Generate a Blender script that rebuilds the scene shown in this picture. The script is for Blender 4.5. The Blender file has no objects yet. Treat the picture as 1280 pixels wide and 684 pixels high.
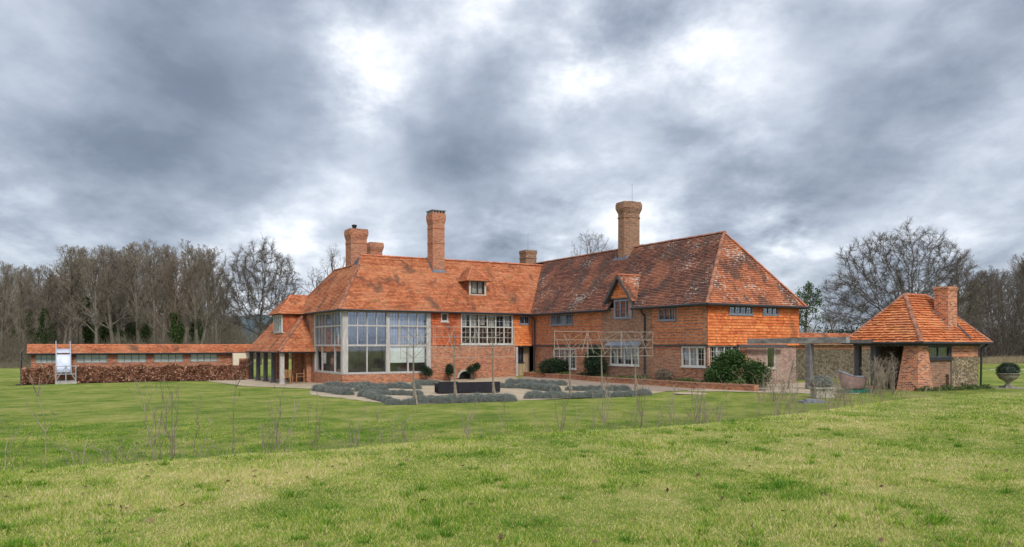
import bpy, math, random
import numpy as np
from mathutils import Vector, Matrix
R = math.radians
scene = bpy.context.scene
COL = scene.collection

# ---------------------------------------------------------------- camera
EYE = 2.6
cam_d = bpy.data.cameras.new('camera'); cam = bpy.data.objects.new('camera', cam_d); COL.objects.link(cam)
cam_d.sensor_width = 36; cam_d.lens = 36*980/1280
cam_d.shift_y = (432-342)/1280
cam_d.clip_end = 6000; cam_d.clip_start = 0.1
cam.location = (0, 0, EYE); cam.rotation_euler = (R(90), 0, 0)
scene.camera = cam
scene.view_settings.view_transform = 'Standard'; scene.view_settings.look = 'None'
scene.view_settings.gamma = 1; scene.view_settings.use_curve_mapping = False
scene.view_settings.exposure = 0.70

# ---------------------------------------------------------------- sun + sky
SUN_AZ = 158.0   # compass bearing measured from +Y clockwise: behind the camera, to its right
SUN_EL = 42.0
sd = bpy.data.lights.new('sun', 'SUN'); so = bpy.data.objects.new('sun', sd); COL.objects.link(so)
sd.energy = 1.5; sd.angle = R(11); sd.color = (1, .965, .91)
az = R(SUN_AZ); el = R(SUN_EL)
sv = Vector((math.sin(az)*math.cos(el), math.cos(az)*math.cos(el), math.sin(el)))
so.rotation_euler = sv.to_track_quat('Z', 'Y').to_euler()

def N(nt, typ, **kw):
    n = nt.nodes.new(typ)
    for k, v in kw.items(): setattr(n, k, v)
    return n
def mth(nt, op, a, b=None, c=None, clamp=False):
    n = nt.nodes.new('ShaderNodeMath'); n.operation = op; n.use_clamp = clamp
    for i, v in enumerate((a, b, c)):
        if v is None: continue
        if isinstance(v, (int, float)): n.inputs[i].default_value = v
        else: nt.links.new(v, n.inputs[i])
    return n.outputs[0]
def mixc(nt, fac, a, b, mode='MIX'):
    n = nt.nodes.new('ShaderNodeMix'); n.data_type = 'RGBA'; n.blend_type = mode
    for i, v in ((0, fac), (6, a), (7, b)):
        if isinstance(v, (int, float)): n.inputs[i].default_value = v
        elif isinstance(v, (tuple, list)): n.inputs[i].default_value = (*v, 1) if len(v) == 3 else v
        else: nt.links.new(v, n.inputs[i])
    return n.outputs[2]
def ramp(nt, fac, stops, interp='LINEAR'):
    n = nt.nodes.new('ShaderNodeValToRGB'); n.color_ramp.interpolation = interp
    e = n.color_ramp.elements
    while len(e) < len(stops): e.new(.5)
    for s, (p, c) in zip(e, stops): s.position = p; s.color = (*c, 1) if len(c) == 3 else c
    nt.links.new(fac, n.inputs[0]); return n.outputs[0]
def smooth(nt, x, a, b, to0=0., to1=1.):
    n = nt.nodes.new('ShaderNodeMapRange'); n.interpolation_type = 'SMOOTHSTEP'
    nt.links.new(x, n.inputs[0])
    n.inputs[1].default_value = a; n.inputs[2].default_value = b; n.inputs[3].default_value = to0; n.inputs[4].default_value = to1
    return n.outputs[0]
def noise(nt, vec, scale, detail=4, rough=.55, dist=0., dims='3D'):
    n = nt.nodes.new('ShaderNodeTexNoise'); n.noise_dimensions = dims
    n.inputs['Scale'].default_value = scale; n.inputs['Detail'].default_value = detail
    n.inputs['Roughness'].default_value = rough; n.inputs['Distortion'].default_value = dist
    if vec is not None: nt.links.new(vec, n.inputs['Vector'])
    return n.outputs[0]
def vmap(nt, vec, scale=(1, 1, 1), loc=(0, 0, 0), rot=(0, 0, 0)):
    n = nt.nodes.new('ShaderNodeMapping'); n.inputs['Scale'].default_value = scale
    n.inputs['Location'].default_value = loc; n.inputs['Rotation'].default_value = rot
    nt.links.new(vec, n.inputs[0]); return n.outputs[0]

w = bpy.data.worlds.new('World'); scene.world = w; w.use_nodes = True
nt = w.node_tree; nt.nodes.clear()
out = N(nt, 'ShaderNodeOutputWorld'); bg = N(nt, 'ShaderNodeBackground'); nt.links.new(bg.outputs[0], out.inputs[0])
tc = N(nt, 'ShaderNodeTexCoord'); gen = tc.outputs['Generated']
sky = N(nt, 'ShaderNodeTexSky'); sky.sky_type = 'NISHITA'; sky.sun_disc = False
sky.sun_elevation = el; sky.sun_rotation = az
sep = N(nt, 'ShaderNodeSeparateXYZ'); nt.links.new(gen, sep.inputs[0])
zc = mth(nt, 'MAXIMUM', sep.outputs[2], 0.0)
den = mth(nt, 'ADD', zc, 0.34)
cx = mth(nt, 'DIVIDE', sep.outputs[0], den); cy = mth(nt, 'DIVIDE', sep.outputs[1], den)
comb = N(nt, 'ShaderNodeCombineXYZ'); nt.links.new(cx, comb.inputs[0]); nt.links.new(cy, comb.inputs[1])
big = noise(nt, vmap(nt, comb.outputs[0], (1, .8, 1), (3.3, 1.2, 0)), 1.9, 8, .50, .1)
fine = noise(nt, vmap(nt, comb.outputs[0], (1, .9, 1), (8, 5, 2)), 5.6, 10, .60, .1)
wisp = noise(nt, vmap(nt, comb.outputs[0], (1, .8, 1), (1, 9, 4)), 3.6, 5, .5, .4)
dens = mth(nt, 'ADD', mth(nt, 'MULTIPLY', big, .6), mth(nt, 'MULTIPLY', fine, .4))
def blob(px, py, r, amp, soft=0.0):
    """a thinner or thicker part of the cloud deck around one compass direction"""
    d = Vector(((px-640)/980, 1, (432-py)/980)).normalized()
    vm = N(nt, 'ShaderNodeVectorMath', operation='DISTANCE'); nt.links.new(gen, vm.inputs[0]); vm.inputs[1].default_value = d
    return smooth(nt, vm.outputs['Value'], soft*r, r, amp, 0.)
B = None
for args in ((735, 98, .06, .12), (460, 108, .10, .13), (425, 40, .07, .05), (975, 282, .07, .16), (865, 62, .12, .07), 
             (60, 335, .2, .04), (650, 0, .18, .04), (1250, 20, .16, -.02), (700, 300, .16, .05), (330, 345, .14, .04),
             (450, 240, .14, -.06), (120, 110, .34, -.10), (560, 180, .17, -.13), (1010, 70, .13, -.09), (1160, 150, .25, -.05), (300, 120, .16, -.08), (820, 160, .12, -.07),
             (250, 250, .2, -.02), (700, 230, .12, -.05), (1040, 230, .12, -.05)):
    b_ = blob(*args); B = b_ if B is None else mth(nt, 'ADD', B, b_)
light = mth(nt, 'ADD', mth(nt, 'ADD', mth(nt, 'MULTIPLY', mth(nt, 'SUBTRACT', dens, .5), 1.55), B), mth(nt, 'MULTIPLY', mth(nt, 'SUBTRACT', wisp, .5), .35))
light = mth(nt, 'ADD', mth(nt, 'ADD', light, mth(nt, 'MULTIPLY', mth(nt, 'MULTIPLY', B, mth(nt, 'SUBTRACT', fine, .45)), 3.8)), .512)
cl = ramp(nt, light, [(.05, (.090, .110, .150)), (.26, (.150, .180, .235)), (.42, (.275, .315, .385)), (.56, (.44, .48, .55)), (.68, (.66, .69, .745)), (.80, (.98, .98, 1.0))])
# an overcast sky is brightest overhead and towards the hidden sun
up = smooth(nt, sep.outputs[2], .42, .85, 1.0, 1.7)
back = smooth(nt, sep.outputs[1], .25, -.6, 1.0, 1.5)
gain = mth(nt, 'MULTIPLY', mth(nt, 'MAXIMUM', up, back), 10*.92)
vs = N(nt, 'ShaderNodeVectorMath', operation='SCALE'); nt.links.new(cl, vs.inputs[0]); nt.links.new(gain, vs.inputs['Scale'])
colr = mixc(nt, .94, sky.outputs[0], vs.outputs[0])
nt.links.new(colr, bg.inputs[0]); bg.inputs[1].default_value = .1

# ---------------------------------------------------------------- site coordinates
ALPHA = R(30.8); CA, SA = math.cos(ALPHA), math.sin(ALPHA); OX, OY = -11.16, 51.6
def W2(u, v): return OX + CA*u - SA*v, OY + SA*u + CA*v
def loc2(X, Y):
    dx, dy = X-OX, Y-OY; return CA*dx + SA*dy, -SA*dx + CA*dy
def ss(a, b, x):
    t = np.clip((np.asarray(x, float)-a)/(b-a), 0, 1); return t*t*(3-2*t)
def hgt(X, Y):
    X = np.asarray(X, float); Y = np.asarray(Y, float)
    d = -SA*X + CA*Y; e = CA*X + SA*Y
    dc = 12.6 + 2.9*ss(10, 29, e)
    h = 1.0*(1-ss(dc-1.2, dc+3.8, d)) + .35*ss(22, 33, e)*ss(17, 22, d)*(1-ss(90, 140, Y))
    h = h - .14*(1-ss(15, 20, e))*ss(36, 46, d)
    h = h + .02*np.sin(X*.7+1)*np.sin(Y*.55) + .03*np.sin(X*.23)*np.cos(Y*.19+X*.1)
    return h
def hz(X, Y): return float(hgt(X, Y))
def G(px, py, it=6):
    """ground point seen at a photo pixel"""
    z = 0.
    for _ in range(it):
        Y = (EYE-z)*980/(py-432); X = (px-640)/980*Y; z = hz(X, Y)
    return X, Y, z
def onV(v0, px):
    r = (px-640)/980; x0, y0 = W2(0, v0); return (r*y0-x0)/(CA-r*SA)
def onU(u0, px):
    r = (px-640)/980; x0, y0 = W2(u0, 0); return (r*y0-x0)/(-SA-r*CA)

# ---------------------------------------------------------------- mesh helpers
def mesh_obj(name, V, F, mat, parent=None, smooth_=False, rnd=None, uv='auto', sizes=None):
    """V (n,3); F list of faces or (m,k) array"""
    me = bpy.data.meshes.new(name)
    V = np.asarray(V, np.float32)
    if isinstance(F, np.ndarray) and F.ndim == 2:
        m, k = F.shape; tot = np.full(m, k, np.int32); flat = F.astype(np.int32).ravel()
    else:
        tot = np.array([len(f) for f in F], np.int32); flat = np.array([i for f in F for i in f], np.int32); m = len(tot)
    me.vertices.add(len(V)); me.vertices.foreach_set('co', V.ravel())
    me.loops.add(len(flat)); me.loops.foreach_set('vertex_index', flat)
    start = np.zeros(m, np.int32); start[1:] = np.cumsum(tot)[:-1]
    me.polygons.add(m); me.polygons.foreach_set('loop_start', start); me.polygons.foreach_set('loop_total', tot)
    me.polygons.foreach_set('use_smooth', np.full(m, bool(smooth_)))
    me.update(calc_edges=True)
    if uv is not None:
        ul = me.uv_layers.new(name='UVMap')
        if isinstance(uv, np.ndarray): ul.data.foreach_set('uv', uv.astype(np.float32).ravel())
        else:
            i0 = flat[start]; i1 = flat[start+1]; i2 = flat[start+2]
            n = np.cross(V[i1]-V[i0], V[i2]-V[i0]); ln = np.linalg.norm(n, axis=1, keepdims=True); n = n/np.maximum(ln, 1e-9)
            t = np.stack([-n[:, 1], n[:, 0], np.zeros(m)], 1); tl = np.linalg.norm(t, axis=1, keepdims=True)
            hor = (np.abs(n[:, 2]) > .8) | (tl[:, 0] < 1e-4); t = np.where(hor[:, None], np.array([[1., 0, 0]]), t/np.maximum(tl, 1e-6))
            sgn = np.where(t[:, 0]+t[:, 1]*.5 < 0, -1., 1.)[:, None]; t = t*sgn
            b = np.where(hor[:, None], np.array([[0, 1., 0]]), np.array([[0, 0, 1.]]))
            P = V[flat]; T = np.repeat(t, tot, 0); Bv = np.repeat(b, tot, 0)
            uvs = np.stack([(P*T).sum(1), (P*Bv).sum(1)], 1)
            ul.data.foreach_set('uv', uvs.astype(np.float32).ravel())
    if rnd is not None:
        at = me.attributes.new('rnd', 'FLOAT', 'FACE'); at.data.foreach_set('value', np.asarray(rnd, np.float32))
    me.materials.append(mat)
    o = bpy.data.objects.new(name, me); COL.objects.link(o)
    if parent: o.parent = parent
    return o

class MB:
    def __init__(s): s.v = []; s.f = []
    def add(s, vs, fs):
        b = len(s.v); s.v += [tuple(p) for p in vs]; s.f += [tuple(b+i for i in f) for f in fs]; return s
    def box(s, x0, x1, y0, y1, z0, z1):
        vs = [(x0, y0, z0), (x1, y0, z0), (x1, y1, z0), (x0, y1, z0), (x0, y0, z1), (x1, y0, z1), (x1, y1, z1), (x0, y1, z1)]
        return s.add(vs, [(0, 3, 2, 1), (4, 5, 6, 7), (0, 1, 5, 4), (1, 2, 6, 5), (2, 3, 7, 6), (3, 0, 4, 7)])
    def hexa(s, vs): return s.add(vs, [(0, 3, 2, 1), (4, 5, 6, 7), (0, 1, 5, 4), (1, 2, 6, 5), (2, 3, 7, 6), (3, 0, 4, 7)])
    def bar(s, p, q, r, k=6, r2=None):
        p = Vector(p); q = Vector(q); d = (q-p); r2 = r if r2 is None else r2
        if d.length < 1e-6: return s
        d.normalize(); a = d.cross(Vector((0, 0, 1))); a = a if a.length > .05 else d.cross(Vector((0, 1, 0))); a.normalize(); b = d.cross(a)
        vs = []
        for c, rr in ((p, r), (q, r2)):
            for i in range(k):
                t = 2*math.pi*(i+.5)/k; vs.append(c+a*math.cos(t)*rr+b*math.sin(t)*rr)
        fs = [(i, (i+1) % k, k+(i+1) % k, k+i) for i in range(k)] + [tuple(range(k))[::-1], tuple(range(k, 2*k))]
        return s.add(vs, fs)
    def path(s, pts, rad, k=6):
        rad = rad if isinstance(rad, (list, tuple)) else [rad]*len(pts)
        for i in range(len(pts)-1): s.bar(pts[i], pts[i+1], rad[i], k, rad[i+1])
        return s
    def lathe(s, prof, k=20, c=(0, 0, 0), sq=None):
        vs = []; n = len(prof)
        for r, z in prof:
            for i in range(k):
                t = 2*math.pi*i/k; vs.append((c[0]+r*math.cos(t), c[1]+r*math.sin(t), c[2]+z))
        fs = [(j*k+i, j*k+(i+1) % k, (j+1)*k+(i+1) % k, (j+1)*k+i) for j in range(n-1) for i in range(k)]
        fs += [tuple(range(k))[::-1], tuple(range((n-1)*k, n*k))]
        return s.add(vs, fs)
    def prism(s, poly, off):
        """poly list of 3D points, extruded by vector off"""
        n = len(poly); off = Vector(off); vs = [Vector(p) for p in poly]+[Vector(p)+off for p in poly]
        return s.add(vs, [tuple(range(n))[::-1], tuple(range(n, 2*n))]+[(i, (i+1) % n, n+(i+1) % n, n+i) for i in range(n)])
    def build(s, name, mat, parent=None, smooth_=False):
        return mesh_obj(name, np.array(s.v), s.f, mat, parent, smooth_)

class Fr:
    """wall frame: a runs along the wall, b outwards, z up"""
    def __init__(s, o, al, outv): s.o = o; s.al = al; s.out = outv
    def P(s, a, b, z): return (s.o[0]+s.al[0]*a+s.out[0]*b, s.o[1]+s.al[1]*a+s.out[1]*b, z)
    def box(s, mb, a0, a1, b0, b1, z0, z1):
        det = s.al[0]*s.out[1]-s.al[1]*s.out[0]
        c = [(a0, b0), (a1, b0), (a1, b1), (a0, b1)]
        if det < 0: c = c[::-1]
        mb.hexa([s.P(a, b, z0) for a, b in c]+[s.P(a, b, z1) for a, b in c])
def cells(a0, a1, z0, z1, ops):
    """rectangles left of a wall once the openings are cut"""
    xs = sorted({a0, a1, *[min(max(o[0], a0), a1) for o in ops], *[min(max(o[1], a0), a1) for o in ops]})
    res = []
    for x0, x1 in zip(xs, xs[1:]):
        if x1-x0 < 1e-4: continue
        xm = (x0+x1)/2; cur = z0
        for o in sorted([o for o in ops if o[0] < xm < o[1]], key=lambda o: o[2]):
            if o[2] > cur+1e-4: res.append((x0, x1, cur, min(o[2], z1)))
            cur = max(cur, o[3])
        if cur < z1-1e-4: res.append((x0, x1, cur, z1))
    return res
def wall(mb, fr, a0, a1, z0, z1, ops=(), b0=-.3, b1=0.):
    for c in cells(a0, a1, z0, z1, ops): fr.box(mb, c[0], c[1], b0, b1, c[2], c[3])

def empty(name, loc=(0, 0, 0), rz=0., label=None, cat=None, group=None, kind=None):
    o = bpy.data.objects.new(name, None); COL.objects.link(o); o.location = loc; o.rotation_euler = (0, 0, rz)
    o.empty_display_size = .3
    return tag(o, label, cat, group, kind)
def tag(o, label=None, cat=None, group=None, kind=None):
    if label: o['label'] = label
    if cat: o['category'] = cat
    if group: o['group'] = group
    if kind: o['kind'] = kind
    return o
def dup(root, loc, rz=None, sc=None, label=None):
    c = root.copy(); COL.objects.link(c); c.location = loc
    if rz is not None: c.rotation_euler = (0, 0, rz)
    if sc is not None: c.scale = (sc, sc, sc) if isinstance(sc, (int, float)) else sc
    if label: c['label'] = label
    for ch in list(root.children):
        d = ch.copy(); COL.objects.link(d); d.parent = c
        for g in list(ch.children):
            e = g.copy(); COL.objects.link(e); e.parent = d
    return c

# ---------------------------------------------------------------- materials
def mat(name):
    m = bpy.data.materials.new(name); m.use_nodes = True; nt = m.node_tree
    p = nt.nodes['Principled BSDF']; return m, nt, p
def bump(nt, p, h, dist, strength=1.):
    b = N(nt, 'ShaderNodeBump'); b.inputs['Distance'].default_value = dist; b.inputs['Strength'].default_value = strength
    nt.links.new(h, b.inputs['Height']); nt.links.new(b.outputs[0], p.inputs['Normal'])
def uvn(nt):
    n = N(nt, 'ShaderNodeTexCoord'); return n.outputs['UV']
def objc(nt):
    n = N(nt, 'ShaderNodeTexCoord'); return n.outputs['Object']
def plain(name, c, rough=.7, var=.25, scale=6, metal=0., spec=.3, bmp=.004, stretch=(1, 1, 1)):
    m, nt, p = mat(name); v = vmap(nt, objc(nt), stretch)
    n = noise(nt, v, scale, 6, .6)
    f = smooth(nt, n, .3, .7, 0, 1)
    col = mixc(nt, f, tuple(x*(1-var) for x in c), tuple(min(1, x*(1+var)) for x in c))
    nt.links.new(col, p.inputs['Base Color']); p.inputs['Roughness'].default_value = rough; p.inputs['Metallic'].default_value = metal
    p.inputs['Specular IOR Level'].default_value = spec
    if bmp: bump(nt, p, noise(nt, v, scale*6, 4, .6), bmp)
    return m
def brick_mat(name, stops, mortar=(.44, .33, .235), patch=(.56, .25, .125), patch_amt=.35, msize=.0135, pale=0.):
    m, nt, p = mat(name); uv = uvn(nt)
    b = N(nt, 'ShaderNodeTexBrick'); nt.links.new(uv, b.inputs['Vector'])
    b.offset = .5; b.inputs['Scale'].default_value = 1; b.inputs['Brick Width'].default_value = .225; b.inputs['Row Height'].default_value = .083
    b.inputs['Mortar Size'].default_value = msize; b.inputs['Mortar Smooth'].default_value = .25; b.inputs['Bias'].default_value = 0
    b.inputs['Color1'].default_value = (0, 0, 0, 1); b.inputs['Color2'].default_value = (1, 1, 1, 1); b.inputs['Mortar'].default_value = (.5, .5, .5, 1)
    col = ramp(nt, b.outputs['Color'], stops)
    n1 = noise(nt, vmap(nt, objc(nt), (1, 1, .9)), .9, 6, .6); n2 = noise(nt, vmap(nt, objc(nt), (1, 1, 1.6)), 4.2, 5, .6)
    col = mixc(nt, mth(nt, 'MULTIPLY', smooth(nt, n1, .42, .68), patch_amt), col, patch)
    col = mixc(nt, mth(nt, 'MULTIPLY', smooth(nt, n2, .56, .74), .22), col, (.10, .07, .06))
    mor = mixc(nt, smooth(nt, n2, .3, .7), tuple(x*.7 for x in mortar), mortar)
    col = mixc(nt, b.outputs['Fac'], col, mor)
    nt.links.new(col, p.inputs['Base Color']); p.inputs['Roughness'].default_value = .88; p.inputs['Specular IOR Level'].default_value = .2
    h = mth(nt, 'SUBTRACT', mth(nt, 'MULTIPLY', noise(nt, objc(nt), 30, 4, .6), .35), b.outputs['Fac'])
    bump(nt, p, h, .012)
    return m
def tile_mat(name, stops, stain=(.06, .045, .04), stain_rng=(.56, .70), stain_amt=.75, lichen=0., pale=(.62, .30, .16), pale_amt=.3, moss=0.):
    m, nt, p = mat(name); uv = uvn(nt); at = N(nt, 'ShaderNodeAttribute'); at.attribute_name = 'rnd'
    r = at.outputs['Fac']
    big = noise(nt, vmap(nt, uv, (.75, .5, 1)), 1.0, 8, .68, .25, '2D')
    med = noise(nt, vmap(nt, uv, (.55, 3.2, 1), (7, 3, 0)), 1.9, 6, .65, .1, '2D')
    f = mth(nt, 'ADD', mth(nt, 'MULTIPLY', r, .55), mth(nt, 'MULTIPLY', med, .5))
    col = ramp(nt, f, stops)
    col = mixc(nt, mth(nt, 'MULTIPLY', smooth(nt, noise(nt, vmap(nt, uv, (.4, .4, 1), (31, 11, 0)), 1.0, 4, .5, 0, '2D'), .45, .65), pale_amt), col, pale)
    st = mth(nt, 'MULTIPLY', smooth(nt, mth(nt, 'ADD', big, mth(nt, 'MULTIPLY', mth(nt, 'SUBTRACT', r, .5), .12)), *stain_rng), stain_amt)
    col = mixc(nt, st, col, stain)
    if moss:
        ms = mth(nt, 'MULTIPLY', smooth(nt, noise(nt, vmap(nt, uv, (1, 1, 1), (51, 21, 0)), 1.4, 6, .6, 0, '2D'), .6, .68), moss)
        col = mixc(nt, ms, col, (.16, .13, .04))
    if lichen:
        ln = noise(nt, vmap(nt, uv, (1, 1.8, 1), (17, 5, 0)), 4.2, 8, .66, .2, '2D')
        region = noise(nt, vmap(nt, uv, (1, 1, 1), (3, 15, 0)), .45, 3, .5, 0, '2D')
        lf = smooth(nt, mth(nt, 'ADD', mth(nt, 'ADD', ln, mth(nt, 'MULTIPLY', mth(nt, 'SUBTRACT', r, .5), .10)), mth(nt, 'MULTIPLY', mth(nt, 'SUBTRACT', region, .5), .5)), .665-lichen*.06, .69-lichen*.06)
        col = mixc(nt, mth(nt, 'MULTIPLY', lf, .85), col, (.50, .46, .40))
    nt.links.new(col, p.inputs['Base Color']); p.inputs['Roughness'].default_value = .85; p.inputs['Specular IOR Level'].default_value = .25
    bump(nt, p, noise(nt, uv, 22, 4, .6, 0, '2D'), .01)
    return m
def leaf_mat(name, c0, c1, c2, trans=.25, rough=.6):
    m, nt, p = mat(name); at = N(nt, 'ShaderNodeAttribute'); at.attribute_name = 'rnd'
    n = noise(nt, objc(nt), 1.3, 3, .5)
    f = mth(nt, 'ADD', mth(nt, 'MULTIPLY', at.outputs['Fac'], .6), mth(nt, 'MULTIPLY', n, .4))
    col = ramp(nt, f, [(.15, c0), (.5, c1), (.85, c2)])
    nt.links.new(col, p.inputs['Base Color']); p.inputs['Roughness'].default_value = rough; p.inputs['Specular IOR Level'].default_value = .25
    if trans:
        t = N(nt, 'ShaderNodeBsdfTranslucent'); nt.links.new(col, t.inputs[0]); mx = N(nt, 'ShaderNodeMixShader'); mx.inputs[0].default_value = trans
        o = [n for n in nt.nodes if n.type == 'OUTPUT_MATERIAL'][0]
        nt.links.new(p.outputs[0], mx.inputs[1]); nt.links.new(t.outputs[0], mx.inputs[2]); nt.links.new(mx.outputs[0], o.inputs[0])
    return m
M = {}
M['brick'] = brick_mat('red_brick', [(0, (.17, .042, .028)), (.3, (.40, .092, .036)), (.6, (.54, .150, .056)), (.85, (.62, .23, .10)), (1, (.22, .07, .05))])
M['brick_bold'] = brick_mat('pavilion_brick', [(0, (.15, .045, .030)), (.3, (.42, .095, .036)), (.6, (.60, .165, .055)), (.85, (.70, .26, .10)), (1, (.22, .07, .05))], mortar=(.60, .46, .35), msize=.0125, patch_amt=.2)
M['brick_old'] = brick_mat('old_brick', [(0, (.14, .045, .032)), (.35, (.34, .092, .040)), (.7, (.47, .150, .062)), (1, (.56, .24, .11))], patch=(.42, .24, .16), patch_amt=.45)
M['brick_pale'] = brick_mat('pale_brick', [(0, (.22, .10, .075)), (.4, (.36, .17, .12)), (1, (.50, .29, .20))], mortar=(.48, .43, .37), patch=(.50, .40, .32), patch_amt=.5)
M['brick_chim'] = brick_mat('chimney_brick', [(0, (.24, .065, .035)), (.4, (.46, .125, .055)), (.8, (.60, .20, .09)), (1, (.34, .11, .06))], patch=(.52, .30, .18), patch_amt=.3)
M['brick_brown'] = brick_mat('brown_brick', [(0, (.12, .05, .035)), (.4, (.28, .115, .06)), (.8, (.40, .18, .09)), (1, (.18, .08, .055))], patch=(.31, .17, .095), patch_amt=.35, mortar=(.38, .30, .22))
M['tile_new'] = tile_mat('orange_roof_tile', [(.2, (.22, .062, .032)), (.42, (.38, .118, .050)), (.58, (.49, .168, .070)), (.8, (.58, .25, .12))], stain_rng=(.56, .66), stain_amt=.62, moss=.4)
M['tile_old'] = tile_mat('old_roof_tile', [(.15, (.065, .036, .030)), (.4, (.150, .064, .045)), (.6, (.235, .095, .060)), (.85, (.36, .15, .09))], stain=(.085, .062, .052), stain_rng=(.46, .62), stain_amt=.7, lichen=.2, pale=(.42, .165, .09), pale_amt=.45)
M['tile_end'] = tile_mat('old_end_roof_tile', [(.15, (.13, .052, .034)), (.4, (.30, .10, .05)), (.6, (.42, .145, .068)), (.85, (.54, .21, .10))], stain_rng=(.49, .62), stain_amt=.72, lichen=.55, pale=(.46, .16, .07), pale_amt=.5)
M['tile_pav'] = tile_mat('pavilion_roof_tile', [(.15, (.28, .075, .035)), (.4, (.50, .150, .055)), (.6, (.64, .22, .08)), (.85, (.74, .34, .15))], stain_rng=(.60, .72), stain_amt=.5, moss=.2)
M['hung'] = tile_mat('hung_tile', [(.15, (.26, .060, .026)), (.35, (.52, .125, .040)), (.6, (.70, .205, .060)), (.85, (.82, .34, .12))], stain_rng=(.57, .72), stain_amt=.55, pale=(.72, .26, .10), pale_amt=.35)
M['hung_old'] = tile_mat('hung_tile_dark', [(.15, (.14, .035, .024)), (.35, (.32, .07, .032)), (.6, (.50, .115, .04)), (.85, (.60, .18, .06))], stain_rng=(.50, .64), stain_amt=.65, pale=(.6, .3, .17), pale_amt=.3)
M['ridge'] = plain('ridge_tile', (.30, .13, .08), .85, .45, 3)
M['ridge_new'] = plain('ridge_tile_orange', (.46, .15, .07), .85, .35, 3)
M['oak'] = plain('silvered_oak', (.43, .40, .37), .8, .22, 5, stretch=(3, 3, .4))
M['oak_dark'] = plain('weathered_dark_oak', (.085, .082, .085), .85, .35, 6, stretch=(3, 3, .4))
M['oak_beam'] = plain('grey_beam_oak', (.25, .235, .215), .9, .4, 5, stretch=(3, .4, 1))
M['oak_mid'] = plain('weathered_grey_oak', (.16, .148, .14), .85, .35, 5, stretch=(3, .5, 1))
M['white'] = plain('off_white_paint', (.52, .50, .455), .6, .12, 5, bmp=.001)
M['grey_paint'] = plain('blue_grey_paint', (.20, .22, .25), .55, .15, 5, bmp=.001)
M['fascia'] = plain('black_gutter', (.028, .029, .033), .5, .2, 5, bmp=.001)
M['lead'] = plain('lead_sheet', (.20, .23, .28), .5, .25, 4, metal=.3)
M['black'] = plain('black_cover', (.012, .012, .016), .65, .25, 3, bmp=.01)
M['plaster'] = plain('interior_plaster', (.32, .28, .23), .9, .15, 2)
M['lime'] = plain('limewashed_panel', (.40, .285, .175), .85, .25, 3, stretch=(4, 4, .7))
M['cream'] = plain('cream_render', (.70, .60, .44), .85, .08, 3)
M['blind'] = plain('white_blind', (.78, .77, .74), .9, .05, 3, bmp=0)
M['curtain'] = plain('curtain_cloth', (.52, .50, .47), .9, .2, 5, stretch=(6, 6, .3))
M['stone'] = plain('pale_stone', (.40, .37, .31), .9, .25, 6)
M['stone_dark'] = plain('grey_stone', (.20, .19, .18), .9, .3, 6)
M['cane'] = plain('bamboo_cane', (.37, .325, .265), .7, .25, 8, bmp=0)
M['bark'] = plain('grey_bark', (.155, .128, .102), .95, .35, 4, bmp=.02, stretch=(2, 2, .5))
M['bark_brown'] = plain('brown_bark', (.150, .112, .084), .95, .35, 4, bmp=.02, stretch=(2, 2, .5))
M['bark_oak'] = plain('oak_bark', (.098, .080, .066), .95, .35, 4, bmp=.02, stretch=(2, 2, .5))
M['bark_pale'] = plain('pale_twig_bark', (.20, .165, .125), .95, .35, 4, bmp=.01)
M['bark_dark'] = plain('dark_bark', (.125, .10, .082), .95, .3, 4, bmp=.02)
M['stalk'] = plain('dry_stalk', (.27, .215, .155), .9, .35, 7, bmp=0)
M['stalk_dark'] = plain('dry_dark_stalk', (.18, .14, .105), .9, .35, 7, bmp=0)
M['chrome'] = plain('white_metal', (.42, .43, .46), .35, .08, 3, metal=.35, bmp=0)
M['slab'] = plain('blue_grey_slab', (.17, .185, .21), .8, .3, 6)
M['chute'] = plain('polished_steel', (.60, .61, .64), .32, .12, 2.5, metal=.95, bmp=0)
M['urn_stone'] = plain('weathered_urn_stone', (.24, .215, .17), .9, .35, 6)
M['dormer_wood'] = plain('dormer_board', (.46, .41, .33), .85, .2, 4)
M['copper'] = plain('dull_copper_enamel', (.30, .19, .18), .45, .2, 5)
M['green_paint'] = plain('dark_green_paint', (.02, .14, .09), .5, .2, 5)
M['teak'] = plain('golden_teak', (.40, .20, .085), .6, .25, 5, stretch=(3, 3, .5))
M['soil'] = plain('bed_soil', (.060, .043, .030), .98, .4, 7, bmp=.03)
M['brick_pave'] = brick_mat('brick_paving', [(0, (.26, .075, .045)), (.5, (.44, .14, .08)), (1, (.55, .23, .14))], mortar=(.34, .26, .20))
M['lav'] = leaf_mat('lavender_leaf', (.105, .118, .10), (.20, .215, .19), (.32, .335, .30), .1)
M['shrub_g'] = leaf_mat('shrub_leaf', (.018, .040, .012), (.040, .085, .020), (.095, .17, .040))
M['shrub_d'] = leaf_mat('dark_evergreen_leaf', (.010, .022, .010), (.022, .044, .020), (.045, .075, .030))
M['ivy'] = leaf_mat('ivy_leaf', (.025, .045, .012), (.05, .09, .022), (.09, .15, .04))
M['beech'] = leaf_mat('brown_beech_leaf', (.12, .045, .026), (.33, .145, .085), (.66, .40, .27), .2)
M['litter'] = leaf_mat('dead_leaf', (.05, .028, .015), (.12, .065, .035), (.24, .15, .08), .1)
M['scrub'] = leaf_mat('woodland_scrub', (.075, .065, .045), (.14, .115, .08), (.21, .175, .12), 0)
M['bed'] = leaf_mat('bed_plant_leaf', (.03, .065, .018), (.075, .13, .030), (.22, .22, .10))
M['drygrass'] = leaf_mat('dry_meadow_grass', (.20, .15, .08), (.34, .27, .16), (.46, .38, .24), .1)

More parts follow.
